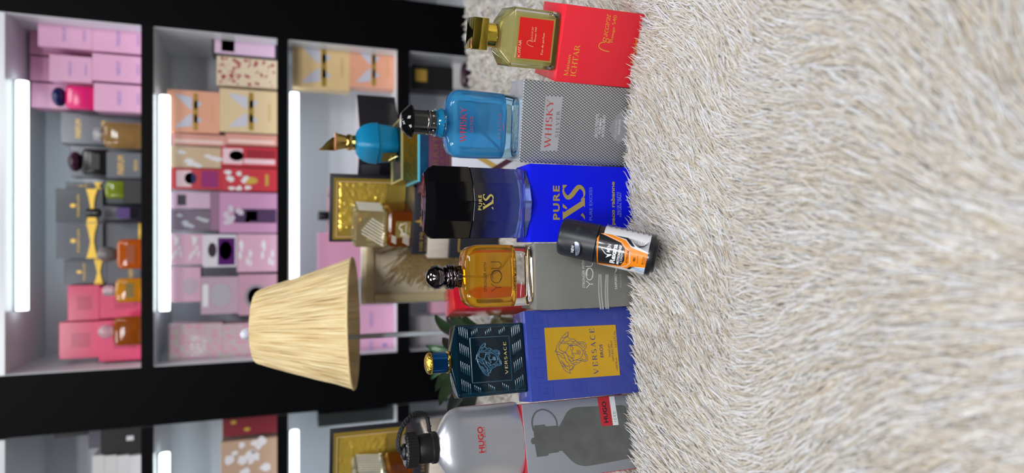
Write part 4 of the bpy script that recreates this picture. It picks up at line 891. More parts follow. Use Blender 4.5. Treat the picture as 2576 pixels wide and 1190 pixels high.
MB().lathe([(.0130, .1105), (.0162, .1112), (.0166, .1128), (.0158, .1142), (.0090, .1212), (.0075, .1218)], 48).obj('black_cap', pk_, b, smooth=35)
MB().lathe([(.0074, .1215), (.0074, .1224), (.0062, .1228)], 32).obj('cap_badge', MATS['bright chrome'], b, smooth=40)

# ---- red ICHTAR carton
rb_m = mat('coral red card', rgb(232, 38, 56), .42, coat=.5, coat_r=.2)
bx, W, H = front_box('coral red cube carton with gold lettering under the clear square bottle', (1397, 205), (1425, 10), -.240, .058, rb_m)
gy = mat('yellow gold ink', rgb(232, 190, 60), .4, .2)
text(bx, 0, q(1195, 1226, 540, 388), 'Maison', gy, 'serif', thick=.12, thin=.05)
text(bx, 0, q(1245, 1286, 545, 318), 'ICHTAR', gy, 'serif', thick=.13, thin=.05)
text(bx, 0, q(1523, 1553, 305, 108), 'Rouge 540', gy, 'serif', thick=.12, thin=.05)
text(bx, 0, q(1670, 1702, 452, 272), 'Eau de parfum', gy, 'serif', thick=.12, thin=.05)
text(bx, 0, q(1478, 1508, 262, 97), 'accarat', gy, shear=.5, bold=-.01)
SCR = [[(1508, 368), (1480, 362), (1450, 350), (1434, 332), (1440, 312), (1462, 300), (1480, 302)]]
text(bx, 0, q(1462, 1510, 306, 268), 'B', gy, shear=.35, bold=-.02)
Q = lambda p: (1000+p[0]/2.833, p[1]/2.833)
strokes(bx, 0, [[Q(p) for p in smooth_line(l, 6)] for l in SCR], .0007, gy, 'printed_flourish')
# its bottle
b = on_top(bx, H, .027, 'square_bottle', 'clear square bottle with a red gold-edged label and a gold block cap', -.001, extra=math.radians(5))
hw, hd, hh = .0265, .0225, .0455
MB().loft([rring(hw-.002, hd-.002, .004, 0), rring(hw-.0002, hd-.0002, .004, .0015), rring(hw, hd, .0035, .004), rring(hw, hd, .003, hh-.0006), rring(hw-.0008, hd-.0008, .003, hh), rring(.0150, .0125, .004, hh+.0095), rring(.0105, .0095, .006, hh+.0105), rring(.0102, .0095, .009, hh+.0125)]).obj('bottle_glass', ag, b, smooth=30)
MB().loft([rring(hw-.005, hd-.005, .003, .0040), rring(hw-.0035, hd-.0035, .003, .0060), rring(hw-.0035, hd-.0035, .003, hh-.0020), rring(.0120, .0100, .004, hh+.006)]).obj('liquid', mat('straw liquid', rgb(226, 222, 150), 0, trans=.6, ior=1.1), b, smooth=30)
MB().box(-.0195, .0195, -hd-.0005, -hd-.0001, .0058, hh-.0030).obj('label_border', mat('label gold', rgb(186, 168, 92), .35, .4), b)
MB().box(-.0180, .0180, -hd-.0007, -hd-.0005, .0075, hh-.0048).obj('red_label', mat('label red', rgb(222, 34, 32), .35), b)
y_ = -hd-.0007
p6 = lambda x0, x1, y0, y1: (1160+x0/5.948, 1160+x1/5.948, y0/5.948, y1/5.948)
lw_ = ink(240, 214, 170)
text(b, y_, p6(797, 824, 858, 695), 'Maison', lw_, 'serif', thick=.17, thin=.09); text(b, y_, p6(852, 893, 858, 595), 'ICHTAR', lw_, 'serif', thick=.16, thin=.06)
text(b, y_, p6(1098, 1128, 625, 405), 'Rouge 540', lw_, 'serif', thick=.12, thin=.06); text(b, y_, p6(1202, 1242, 822, 492), 'Eau de parfum', lw_, 'serif', thick=.13, thin=.06)
text(b, y_, p6(1050, 1076, 600, 398), 'accarat', lw_, shear=.5, bold=-.015)
strokes(b, y_, [[(1160+x/5.948, yy/5.948) for x, yy in smooth_line([(1080, 702), (1045, 690), (1005, 672), (984, 645), (992, 618), (1020, 606), (1040, 612)], 6)]], .00030, lw_, 'printed_flourish')
text(b, y_, p6(1030, 1076, 628, 602), 'B', lw_, shear=.35, bold=-.02)
pgold = mat('olive gold', rgb(206, 184, 76), .08, 1)
MB().lathe([(.0104, hh+.0110), (.0110, hh+.0118), (.0110, hh+.0205)], 48).obj('gold_neck', pgold, b, smooth=30)
MB().box(-.0142, .0142, -.0125, .0125, hh+.0205, hh+.0352).obj('block_cap', pgold, b, bevel=.0010, seg=2)

# ---- the roll-on deodorant, leaning back on the cartons
pb_ = P(545, 1652, .487); pt_ = P(597, 1409, .533)
zx = (pt_-pb_).normalized(); yx = Vector((0, 1, 0)); yx = (yx-zx*yx.dot(zx)).normalized(); xx = yx.cross(zx)
Mr = Matrix(((xx.x, yx.x, zx.x, pb_.x), (xx.y, yx.y, zx.y, pb_.y), (xx.z, yx.z, zx.z, pb_.z), (0, 0, 0, 1)))
Ln = (pt_-pb_).length
t = thing('roll_on_deodorant', 'black, white and orange roll-on deodorant leaning back against the blue and grey cartons', 'deodorant', M=Mr)
R0 = .0182; zc_ = Ln*.605
MB().lathe([(R0-.001, .007), (R0, .0078), (R0-.0002, zc_*.7), (R0-.0004, zc_-.005)], 64).obj('body', mat('white plastic', rgb(226, 228, 234), .3), t, smooth=30)
db = mat('black deodorant plastic', (.012, .013, .017), .3, coat=.4)
MB().lathe([(R0-.006, 0), (R0-.0032, .0004), (R0-.0026, .003), (R0+.0002, .0032), (R0+.0005, .0040), (R0+.0003, .0076), (R0-.001, .0080)], 64).obj('base_ring', db, t, smooth=30)
MB().lathe([(R0-.0010, zc_-.0062), (R0-.0006, zc_-.0060), (R0-.0007, zc_-.0004), (R0-.0015, zc_)], 64).obj('shoulder_ring', db, t, smooth=30)
MB().lathe([(R0-.0014, zc_), (R0-.0006, zc_+.0006), (R0-.0012, Ln*.95), (R0-.0024, Ln*.985), (R0-.0050, Ln), (.002, Ln+.0008)], 64).obj('cap', mat('scuffed black cap', (.016, .018, .024), .36, noise=(160, (.03, .033, .042), .55, .75)), t, smooth=40)
def rp_(x, z): return -math.sqrt(max(0, (R0+.0001)**2-x*x))
rp_.lim = R0*.99
D = lambda X, Y: (1390+X/6.263, 520+Y/6.263)
org = mat('orange print', rgb(232, 134, 26), .3); bkp = mat('black print', (.012, .013, .018), .3, coat=.4); whp = mat('white print', rgb(232, 234, 240), .35)
YP = -R0*.93
def dshape(pts, m, n, lift): shape(t, YP, [D(*p) for p in pts], m, n, proj=rp_, lift=lift, step=.0012)
dshape([(765, 412), (940, 440), (1150, 530), (1240, 650), (1530, 760), (1506, 962), (1215, 935), (1160, 962), (1060, 935), (690, 880), (700, 500)], org, 'orange_panel', .0001)
dshape([(745, 405), (765, 420), (1078, 572), (1138, 665), (1128, 850), (1062, 918), (700, 868), (716, 640)], bkp, 'black_panel', .00025)
dshape([(955, 442), (1190, 490), (1225, 520), (1300, 640), (1255, 630), (1215, 590), (1160, 512)], bkp, 'black_accent', .0002)
dshape([(1160, 962), (1215, 935), (1290, 945), (1200, 975)], bkp, 'black_accent', .0002)
def dlines(ls, w_, m, lift=.0003): strokes(t, YP, [[D(*p) for p in l] for l in ls], w_, m, 'printed_line', proj=rp_, lift=lift)
dlines([[(800, 424), (1085, 558), (1150, 655), (1215, 700), (1215, 885), (1160, 925), (1075, 935)], [(950, 438), (1160, 525), (1250, 645), (1525, 745)]], .00035, whp)
dlines([[(1220+k*28, 500+k*9), (1300+k*14, 600+k*4), (1340+k*12, 640-k*2), (1540-k*1, 735-k*22)] for k in range(9)], .0003, bkp)
dlines([[(1240, 950), (1500, 985)], [(1260, 965), (1500, 1010)], [(1300, 990), (1500, 1035)]], .0004, ink(120, 170, 220))
dl = lambda x0, x1, y0, y1: (1390+x0/6.263, 1390+x1/6.263, 520+y0/6.263, 520+y1/6.263)
def dtext(r, s, m, **k): text(t, YP, dl(*r), s, m, proj=rp_, lift=.0004, **k)
dtext((920, 1004, 885, 588), 'Rexana', whp, bold=.03); dtext((862, 920, 720, 592), 'MEN', whp, bold=.01)
dtext((1025, 1068, 905, 600), 'MOTIONSENSE', whp, bold=.03, shear=.2); dtext((1070, 1106, 882, 680), "L'OREMEL", whp)
dtext((1160, 1194, 892, 688), 'ADVENTURE', ink(70, 40, 20), bold=.02); dtext((1262, 1306, 866, 800), '48H', ink(70, 40, 20), bold=.02); dlines([[(1334, 892), (1340, 772)]], .0003, ink(90, 50, 20))
dtext((1408, 1436, 912, 790), 'MOTION', ink(120, 60, 20), bold=.01); dtext((1440, 1460, 912, 800), 'ACTIVATED', ink(120, 60, 20)); dtext((1468, 1486, 912, 808), 'PROTECTION', ink(120, 60, 20))
shape(t, YP, [D(*p) for p in [(742, 620), (845, 745), (925, 748), (928, 765), (832, 798), (862, 762), (820, 735)]], whp, 'white_tick', proj=rp_, lift=.0004)
dlines([[(860+k*44, 232+k*9+(k % 3)*4), (866+k*44, 268+k*10+(k % 2)*22)] for k in range(18)], .0011, ink(120, 122, 132), .0002)
dlines([[(880+k*44, 240+k*9), (884+k*44, 285+k*9+(k % 2)*18)] for k in range(17)], .0005, ink(140, 142, 150), .0002)
bc = [(380+88*math.cos(a)*.85, 655+108*math.sin(a)) for a in [i*PI/12 for i in range(24)]]
dshape(bc, mat('black sticker', (.006, .006, .008), .25), 'cap_sticker', .0001+.0001)
dshape([(380+62*math.cos(a)*.95-10 if a not in () else 0, 658+100*math.sin(a)) for a in [-PI/2+i*PI/12 for i in range(13)]]+[(350, 758), (350, 560)], mat('silver sticker', rgb(170, 180, 204), .25, .6), 'silver_sticker', .0003)
dtext((288, 336, 715, 606), 'NEW', whp, bold=.01)
dtext((358, 384, 710, 650), 'BEST', ink(60, 66, 90)); dtext((392, 414, 748, 598), 'PROTECTION', ink(60, 66, 90))
# ================================================================== the second row on the throw
ink_gold = mat('gold print metal', rgb(206, 170, 88), .35, .5)
def block(name, label, cat, cx, cy, z0, W, Dp, H, m, yaw=0, group=None, part='carton', bev=.0008):
    t = thing(name, label, cat, (cx, cy, z0), yaw, group)
    MB().box(-W/2, W/2, 0, Dp, 0, H).obj(part, m, t, bevel=bev)
    return t
def foot(cx, cy, yaw, W, Dp): FOOT.append((cx-math.sin(yaw)*Dp/2, cy+math.cos(yaw)*Dp/2, yaw, W/2, Dp/2))
def rt(t, z, W, x0, x1, z0, z1, s, m, nm='printed_lettering', lift=.0003, **k):
    return fit(font_mesh(s, **k), x0, x1, z0, z1, -lift).obj(nm, m, t, fix=False)
navyc = mat('navy black card', rgb(34, 37, 46), .45, coat=.3, coat_r=.2)
linen = mat('linen cream card', rgb(218, 208, 196), .6, noise=(400, rgb(202, 190, 178), .3, .7, (1, 1, .05)))
foil = mat('crumpled gold foil', rgb(226, 194, 84), .22, .6, bump=(60, 1.0))
foil_d = mat('mirror gold card', rgb(178, 154, 70), .25, .5, bump=(12, .25))
khg = mat('cut clear glass', rgb(250, 244, 216), .02, trans=.92, ior=1.45, bump=(300, .05)); kam = mat('amber perfume glass', rgb(156, 78, 14), .06, trans=.65, ior=1.45, bump=(200, .3))
def khamrah(dx, which):
    YF = .955; th = math.radians(-14)
    def Zv(v): return P(600, v, YF).z
    z_tray1, z_tray0, z_cr0 = Zv(1039), Zv(1078), Zv(1130)
    cx = (P(550, 1058, YF).x+P(716, 1058, YF).x)/2+dx
    g = 'pieces of the two stacked gold display sets'
    t = block('perfume_box', 'black carton with a gold square border, lowest of the stack behind the %s' % which, 'perfume box', cx-.002, YF-.012, ZB, .112, .085, z_cr0-ZB, navyc, th, 'lower cartons of the gold display stacks')
    foot(cx-.002, YF-.012, th, .112, .085)
    Hh = z_cr0-ZB
    mb = MB(); a, b_, c, d = -.046, .046, Hh*.12, Hh*.86
    for k in ((a, b_, c, c+.0022), (a, b_, d-.0022, d), (a, a+.0022, c, d), (b_-.0022, b_, c, d)): mb.box(k[0], k[1], -.0003, -.0001, k[2], k[3])
    mb.obj('gold_border', ink_gold, t)
    t = block('perfume_box', 'cream linen-textured carton in the stack behind the %s' % which, 'perfume box', cx-.001, YF-.006, z_cr0+.0002, .114, .082, z_tray0-z_cr0-.0004, linen, th, 'cream cartons of the gold display stacks')
    t = thing('display_box', 'black presentation box with a gold-lined upright lid, behind the %s' % which, 'presentation box', (cx, YF, z_tray0), th, 'gold-lined presentation boxes')
    H = z_tray1-z_tray0; W = .104
    MB().box(-W/2, W/2, 0, .078, 0, H).obj('tray', navyc, t, bevel=.0008)
    if True:
        mb = MB(); mb.poly([(-.006, H*.35), (.0, H*.12), (.006, H*.35), (.0075, H*.55), (.003, H*.5), (.0, H*.92), (-.003, H*.5), (-.0075, H*.55)], -.0003); mb.obj('gold_emblem', ink_gold, t, fix=False)
        rt(t, 0, W, -.046, -.014, H*.30, H*.52, '100 ML', ink_gold); rt(t, 0, W, .014, .046, H*.30, H*.52, '3.4 FL.OZ', ink_gold)
        rt(t, 0, W, -.046, .046, H*.06, H*.16, 'EAU DE PARFUM | NATURAL SPRAY', ink_gold)
    LH = Zv(836)-z_tray1; x0, x1 = -.050, .0575
    y0 = .070
    MB().box(x0, x1, y0, y0+.007, H, H+LH).obj('lid', mat('black lid card', rgb(30, 32, 40), .4), t, bevel=.0012)
    L = MB().box(x0+.0045, x1-.0055, y0-.0006, y0-.0001, H+.001, H+LH-.0055).obj('gold_lining', foil_d, t)
    gx, gy_ = np.meshgrid(np.linspace(x0+.012, x1-.012, 30), np.linspace(H+.03, H+LH-.014, 30))
    mb = MB(); vs = []
    for i in range(30):
        for j in range(30):
            e = 0 if i in (0, 29) or j in (0, 29) else random.uniform(0, .0024)
            vs.append((float(gx[i, j]), y0-.0008-e, float(gy_[i, j])))
    mb.add(vs, [(i*30+j, i*30+j+1, (i+1)*30+j+1, (i+1)*30+j) for i in range(29) for j in range(29) if (j+i*.6) > 18 or random.random() < .0]); 
    mb.obj('crumpled_foil', foil, t, smooth=50)
    mb = MB(); a, b_, c, d = x0+.009, x1-.010, H+.008, H+LH-.010
    for k in ((a, b_, d-.0013, d), (a, a+.0013, c, d), (b_-.0013, b_, c, d)): mb.box(k[0], k[1], y0-.0042, y0-.0034, k[2], k[3])
    mb.obj('border_line', mat('pale gold line', rgb(222, 186, 140), .4, .2), t)
    # bottle
    bt = thing('square_bottle', 'square amber bottle with a big cut-glass cap, behind the %s' % which, 'perfume bottle', M=ROOTM[t.name] @ Matrix.Translation((-.013, .034, H+.0002)) @ Matrix.Rotation(math.radians(-4), 4, 'Z'))
    bw = .0275; bh = P(600, 972, YF+.02).z-(ZC*0+z_tray1)
    bh = max(bh, .03)
    MB().loft([rring(bw, bw, .002, 0, 3), rring(bw, bw, .002, bh-.006, 3), rring(bw*.86, bw*.86, .002, bh, 3)]).obj('bottle_glass', kam, bt, smooth=25)
    ch = P(600, 888, YF+.02).z-z_tray1-bh
    MB().loft([rring(bw*.95, bw*.95, .0015, bh+.0012, 3), rring(bw, bw, .0015, bh+.003, 3), rring(bw, bw, .0015, bh+ch-.004, 3), rring(bw*.88, bw*.88, .0015, bh+ch, 3)]).obj('clear_cap', khg, bt, smooth=25)
    gr = mat('cut glass groove', rgb(240, 238, 226), .1, coat=1)
    mb = MB()
    for k in range(7):
        x0_ = -bw*.92+k*.0052; zb_ = bh+.005; L_ = min(ch*.66, (.9-k*.07)*ch*.8)
        mb.tube([(x0_, -bw-.0001, zb_+.000), (x0_+L_*.62, -bw-.0001, zb_+L_)], .00105, 6)
    for k in range(5): mb.tube([(-bw*.9+k*.0035, -bw-.0001, .003), (-bw*.9+k*.0035+.006, -bw-.0001, .013)], .0009, 6)
    for k in range(4): mb.tube([(-bw*.8+k*.003, -bw-.0001, bh*.62), (-bw*.8+k*.003+.004, -bw-.0001, bh*.62+.007)], .0009, 6)
    for k in range(9):
        yy = -bw*.8+k*bw*.2; mb.tube([(bw+.0001, yy, bh+.006), (bw+.0001, yy+.006, bh+ch-.008)], .0007, 6)
    mb.obj('cut_grooves', gr, bt, smooth=50)
    lb = MB().box(-.0125, .0135, -bw-.0006, -bw-.0001, .0015, bh*.66).obj('gold_label', mat('olive gold label', rgb(158, 140, 72), .35, .4), bt)
    wl = ink(236, 230, 214)
    s_ = [[(.5, .62), (.62, .7), (.80, .66), (.95, .62)], [(.80, .66), (.9, .5), (.98, .42)], [(.56, .62), (.50, .55), (.42, .60), (.38, .52), (.30, .58), (.22, .52)], [(.22, .52), (.12, .62), (.05, .52), (.12, .44), (.22, .52)]]
    xa, xb, za, zb2 = -.0105, .0115, bh*.20, bh*.62
    mb = MB()
    for i, l in enumerate(s_): mb.ribbon([(xa+p[0]*(xb-xa), za+(p[1]-.3)*1.9*(zb2-za)) for p in smooth_line(l, 4)], .0013, -bw-.0008-i*4e-6)
    mb.ribbon([(xa+.84*(xb-xa), zb2), (xa+.88*(xb-xa), zb2)], .0012, -bw-.0009)
    mb.obj('printed_script', wl, bt, fix=False)
    fit(font_mesh('KHAMRAH'), xa, xb, bh*.2, bh*.27, -bw-.0008).obj('printed_lettering', wl, bt, fix=False)
    fit(font_mesh('LATTAFA'), -.004, .005, bh*.08, bh*.12, -bw-.0008).obj('printed_lettering', wl, bt, fix=False)
khamrah(0, 'black faceted cap'); khamrah(-.392, 'silver flask bottle')

# ---- teal bottle on its stack
YX = .86
def Zx(v): return P(820, v, YX).z
cx = (P(735, 1030, YX).x+P(897, 1030, YX).x)/2; W = P(897, 1030, YX).x-P(735, 1030, YX).x
z0, z1, z2, z3 = Zx(1137), Zx(1079), Zx(1052), Zx(1014)
t = block('perfume_box', 'white carton with a two-tone crossed monogram, lowest under the teal bottle', 'perfume box', cx-.012, YX-.004, ZB, W*1.0, .10, z0-ZB, card('white gloss card', 216, 220, 232, .5))
foot(cx-.012, YX-.004, 0, W*1.0, .10); h_ = z0-ZB
mb = MB(); mb.ribbon([(-.030, h_*.10), (.012, h_*.80)], .0075, -.0003); mb.poly([(-.040, h_*.09), (-.022, h_*.09), (-.022, h_*.115), (-.040, h_*.115)], -.0004); mb.poly([(.004, h_*.80), (.022, h_*.80), (.022, h_*.775), (.004, h_*.775)], -.0004)
mb.obj('gold_stroke', mat('monogram gold', rgb(206, 172, 92), .4, .3), t, fix=False)
mb = MB(); mb.ribbon([(-.032, h_*.74), (.014, h_*.10)], .0075, -.0005); mb.poly([(-.042, h_*.76), (-.022, h_*.76), (-.022, h_*.735), (-.042, h_*.735)], -.0006)
mb.obj('plum_stroke', ink(70, 34, 54), t, fix=False)
t = block('perfume_box', 'plum purple flat carton with gold serif lettering under the teal and gold tray', 'perfume box', cx-.010, YX, z0+.0002, W*1.03, .095, z1-z0-.0004, mat('plum card', rgb(96, 48, 78), .4, coat=.3))
h_ = z1-z0
fit(serif_mesh('XERJOFF', thick=.12, thin=.05), -.030, .030, h_*.58, h_*.84, -.0003).obj('printed_lettering', mat('dim gold ink', rgb(134, 108, 60), .4, .3), t, fix=False)
fit(serif_mesh('ERBA PURA', thick=.1, thin=.05), -.028, .028, h_*.34, h_*.5, -.0003).obj('printed_lettering', MATS['dim gold ink'], t, fix=False)
fit(font_mesh('EAU DE PARFUM'), -.018, .018, h_*.18, h_*.26, -.0003).obj('printed_lettering', MATS['dim gold ink'], t, fix=False)
MB().box(-W*.5, W*.5, -.0003, -.0001, h_*.06, h_*.09).obj('gold_line', MATS['dim gold ink'], t)
t = thing('presentation_base', 'square teal base lined with shiny green gold foil, carrying the teal bottle', 'presentation box', (cx, YX, z1))
MB().box(-W/2, W/2, 0, .092, 0, z2-z1).obj('teal_base', mat('petrol gloss card', rgb(14, 74, 110), .3, coat=.6, noise=(60, rgb(10, 50, 84), .35, .65)), t, bevel=.0006)
MB().box(-W/2-.0006, W/2+.0006, -.0008, .0925, z2-z1-.0022, z2-z1+.0004).obj('bright_edge', mat('cyan edge', rgb(90, 200, 236), .3), t)
MB().box(-W/2+.001, W/2-.001, .0008, .090, z2-z1+.0004, z3-z1).obj('gold_plinth', mat('green gold foil', rgb(178, 170, 84), .16, .95, noise=(26, rgb(214, 172, 50), .42, .6), bump=(50, .8)), t)
mb = MB(); a, h2 = W/2-.001, z3-z1
for k in ((-a, a, .0006, .0026), (-a, a, .088, .090), (-a, -a+.002, .0026, .088), (a-.002, a, .0026, .088)): mb.box(k[0], k[1], k[2], k[3], h2, h2+.0025)
mb.obj('gold_rim', mat('pale gold rim', rgb(232, 226, 160), .25, .6), t)
MB().box(-a+.003, a-.003, .0036, .087, h2, h2+.0006).obj('dark_inlay', mat('dark inlay', rgb(30, 40, 34), .3), t)
BM_ = Matrix.Translation((P(826, 1005, YX+.046).x, YX+.046, z3+.0008)) @ Matrix.Rotation(math.radians(30), 4, 'Z')
t = thing('teal_bottle', 'velvety teal bottle with a gold plaque, gold collar and a gold spiked cap', 'perfume bottle', M=BM_)
Yb = YX+.046; k_ = lambda v: P(826, v, Yb).z-z3-.0008
hb = k_(893); w0 = .0228
teal = mat('teal velvet', rgb(0, 126, 172), .42, coat=.25, coat_r=.3)
prof = [(.78, 0), (.84, .002), (.90, .015), (.98, .035), (1.0, hb-.030), (.97, hb-.020), (.88, hb-.012), (.74, hb-.006), (.52, hb-.0015), (.34, hb)]
MB().loft([rring(w0*a, w0*a, .0075*a, z, 6) for a, z in prof]).obj('bottle_body', teal, t, smooth=60)
goldp = mat('yellow gold metal', rgb(214, 182, 104), .14, 1, bump=(220, .5))
pl = MB().box(-.0003, 0, -.010, .010, 0, .019); o = pl.obj('gold_plaque', mat('plaque gold', rgb(150, 128, 70), .3, .7), t); o.matrix_local = Matrix.Translation((-w0*.965-.0006, 0, k_(992))) @ Matrix.Rotation(math.radians(-3), 4, 'Y')
mb = MB(); mb.tube([(-w0*1.0-.0006, -.004, k_(996)), (-w0*1.0-.0012, .001, k_(984)), (-w0*1.0-.0014, .006, k_(976))], .0006, 6); mb.tube([(-w0*1.0-.0006, .005, k_(992)), (-w0*1.0-.0014, -.003, k_(980))], .0006, 6)
mb.obj('plaque_emblem', MATS['pale gold rim'], t)
zc0, zc1, zc2, zc3 = k_(893), k_(871), k_(843), k_(800)
MB().lathe([(.0085, zc0-.001), (.0105, zc0+.001), (.0096, zc0+.004), (.0112, zc0+.006), (.0112, zc1-.002), (.0098, zc1)], 40).obj('gold_collar', goldp, t, smooth=40)
MB().lathe([(.0092, zc1), (.0118, zc2-.003), (.0132, zc2)], 20, ridge=lambda k: 1 if k % 2 else .95).obj('cap', goldp, t, smooth=30)
MB().lathe([(.0131, zc2), (.0128, zc2+.0006)], 20).obj('cap_top', mat('rose enamel', rgb(214, 150, 130), .4), t)
mb = MB(); R3 = Matrix.Rotation(math.radians(-30), 3, 'Z')
pts = [(-.0125, zc2), (-.0122, zc2+.010), (-.0128, zc3), (-.0080, zc3-.006), (-.002, zc2+.012), (.0050, zc2+.004), (.0060, zc2)]
mb.prism(pts, -.004, .004); mb.v = [tuple(R3 @ Vector(p)) for p in mb.v]; mb.obj('cap_spike', mat('spike gold', rgb(166, 140, 76), .2, 1), t, bevel=.001)

# ---- black film wrapped carton on a maroon one
YB = 1.02
pf = P(905, 906, YB); zb0 = P(905, 1006, YB).z
pf_r = P(953, 877, YB+.085)
ang = math.atan2(pf_r.y-pf.y, pf_r.x-pf.x)
t = thing('perfume_box', 'black carton in shiny clear film with a pale pink top behind the teal bottle', 'perfume box', (P(852, 906, YB).x, YB, zb0), 0)
ex = P(852, 906, YB); fr = P(953, 890, YB+.050); bl = P(735, 895, YB+.055); hB = ex.z-zb0
cA = (0, 0); cB = (fr.x-ex.x, .050); cD = (bl.x-ex.x, .040); cC = (cB[0]+cD[0], cB[1]+cD[1])
mb = MB().loft([[(p[0], p[1], z) for p in (cA, cB, cC, cD)] for z in (0, hB)])
mb.obj('carton', mat('black film carton', rgb(34, 34, 40), .3, coat=1, coat_r=.06, bump=(40, 1.0)), t, bevel=.0006)
MB().loft([[(p[0]*.985+.0007, p[1]*.985+.0006, z) for p in (cA, cB, cC, cD)] for z in (hB, hB+.0006)]).obj('pale_top', mat('lilac top card', rgb(206, 190, 206), .35, coat=.6), t)
mb = MB(); d_ = Vector((cD[0], cD[1])).normalized(); nrm = Vector((d_.y, -d_.x))
nrm = nrm if nrm.y < 0 else -nrm
for k in range(11):
    s0 = .052+k*.0034; p0 = d_*s0+nrm*.0004; p1 = d_*(s0+.0015)+nrm*.0004
    mb.add([(p0.x, p0.y, hB*.45), (p1.x, p1.y, hB*.45), (p1.x, p1.y, hB*.93), (p0.x, p0.y, hB*.93)], [(0, 1, 2, 3)])
mb.obj('printed_lines', ink(92, 92, 98), t, fix=False)
mcx = ex.x+(cB[0]+cD[0])*.28; 
t = block('perfume_box', 'maroon carton standing under the black film-wrapped one', 'perfume box', mcx, YB+.022, ZB, .062, .042, zb0-ZB-.0002, card('maroon card', 120, 32, 52, .5))
foot(mcx, YB+.022, 0, .062, .042)

# ---- framed pampas picture
YP_ = 1.03
a = P(422, 908, YP_); W = .150; H = a.z-ZB-.002
t = thing('picture_frame', 'pale gold framed pampas grass picture standing behind the gold presentation stack', 'picture', (a.x+W/2, YP_, ZB+.001), 0)
FOOT.append((a.x+W/2, YP_+.01, 0, W/2, .011))
fm = mat('champagne frame', rgb(206, 190, 150), .4, .25, coat=.4); fo = mat('pale frame side', rgb(222, 212, 200), .5)
mb = MB(); e = .0135
for k in ((-W/2+.003, W/2-.003, H-.006-e, H-.006), (-W/2+.003, W/2-.003, .001, .001+e), (-W/2+.003, -W/2+.003+e, .001+e, H-.006-e), (W/2-.003-e, W/2-.003, .001+e, H-.006-e)): mb.box(k[0], k[1], .0, .012, k[2], k[3])
mb.obj('frame', fm, t, bevel=.002)
MB().box(-W/2, W/2, .008, .020, 0, H).obj('outer_case', fo, t, bevel=.004)
MB().box(-W/2+.004+e*.8, W/2-.004-e*.8, .006, .0075, .004+e*.8, H-.008-e*.8).obj('mount_board', mat('oatmeal board', rgb(214, 202, 176), .8, noise=(12, rgb(190, 178, 152), .35, .7)), t)
mb = MB(); rn = random.Random(3)
for k in range(260):
    bx0, bz0 = (.030+rn.uniform(-.008, .01)), .095+rn.uniform(-.03, .03)
    a_ = math.radians(rn.gauss(150 if k % 3 else 185, 22)); L_ = rn.uniform(.04, .10); cv_ = rn.uniform(-.02, .02)
    pts = []
    for i in range(6):
        s_ = i/5; pts.append((bx0+L_*s_*math.cos(a_+cv_*30*s_*.3), bz0+L_*s_*math.sin(a_+cv_*30*s_*.3)))
    pts = [p for p in pts if -W/2+.019 < p[0] < W/2-.019 and .02 < p[1] < H-.022]
    if len(pts) > 2: mb.ribbon(pts, [.0024*(1-i/len(pts)*.5) for i in range(len(pts))], .0056-k*2e-6)
mb.obj('pampas_print', mat('pampas beige', rgb(164, 138, 92), .8, noise=(200, rgb(128, 104, 66), .3, .7)), t, fix=False)
# ---- red carton behind the amber bottle
YR = .76
a = P(411, 1144, YR); b_ = P(482, 1132, YR+.012); 
yw = math.atan2(.012, (b_.x-a.x)); W = b_.x-a.x
t = block('perfume_box', 'glossy red carton behind the amber bottle, its left edge showing', 'perfume box', (a.x+b_.x)/2, YR+.006, ZB, W, .05, a.z-ZB, mat('glossy red card', rgb(196, 22, 44), .2, coat=1), yw)
foot((a.x+b_.x)/2, YR+.006, yw, W, .05)
MB().box(-W/2+.012, -W/2+.030, -.0004, -.0001, (a.z-ZB)*.86, (a.z-ZB)*.90).obj('white_mark', ink(230, 220, 224), t)

# ---- table lamp
pb = P(378, 892, .965); pt = P(367, 648, .990)
zx = (pt-pb).normalized(); yx = Vector((0, 1, 0)); yx = (yx-zx*yx.dot(zx)).normalized(); xx = yx.cross(zx)
base = Vector((P(346, 960, .985).x, .985, ZB))
t = thing('table_lamp', 'small table lamp with a straw raffia shade on a thin pale metal pole', 'lamp', base)
FOOT.append((base.x, base.y, 0, .036, .036))
Mr = Matrix.Translation(-base) @ Matrix(((xx.x, yx.x, zx.x, pb.x), (xx.y, yx.y, zx.y, pb.y), (xx.z, yx.z, zx.z, pb.z), (0, 0, 0, 1)))
Ls = (pt-pb).length; Rb, Rt = .0955, .0515
NS = 520; mb = MB(); rn = random.Random(11)
off = []; cur = 0
for k in range(NS):
    if rn.random() < .45: cur = rn.uniform(-.0009, .0009)
    off.append(cur)
prof = [(Rb, 0), (Rb*.985+Rt*.015, Ls*.02)]+[(Rb+(Rt-Rb)*s_, Ls*s_) for s_ in [.1, .2, .3, .4, .5, .6, .7, .8, .9, .97]]+[(Rt*.985, Ls)]
ph = [rn.uniform(0, 6) for _ in range(NS)]
rings = [[((r+off[k]+.0007*math.sin(z*60+ph[k]))*math.cos(2*PI*k/NS), (r+off[k]+.0007*math.sin(z*60+ph[k]))*math.sin(2*PI*k/NS), z) for k in range(NS)] for r, z in prof]
inner = [[((r-.0022)*math.cos(2*PI*k/NS), (r-.0022)*math.sin(2*PI*k/NS), z) for k in range(NS)] for r, z in reversed([(prof[0][0], .0), (Rt, Ls)])]
mb.loft(rings+inner, cap=False); n_ = len(rings+inner)
mb.f += [(((n_-1)*NS+k), ((n_-1)*NS+(k+1) % NS), (k+1) % NS, k) for k in range(NS)]
raf = bpy.data.materials.new('straw raffia'); raf.use_nodes = True; nt = raf.node_tree; bb = nt.nodes['Principled BSDF']
tc = nt.nodes.new('ShaderNodeTexCoord'); sp = nt.nodes.new('ShaderNodeSeparateXYZ'); nt.links.new(tc.outputs['Object'], sp.inputs[0])
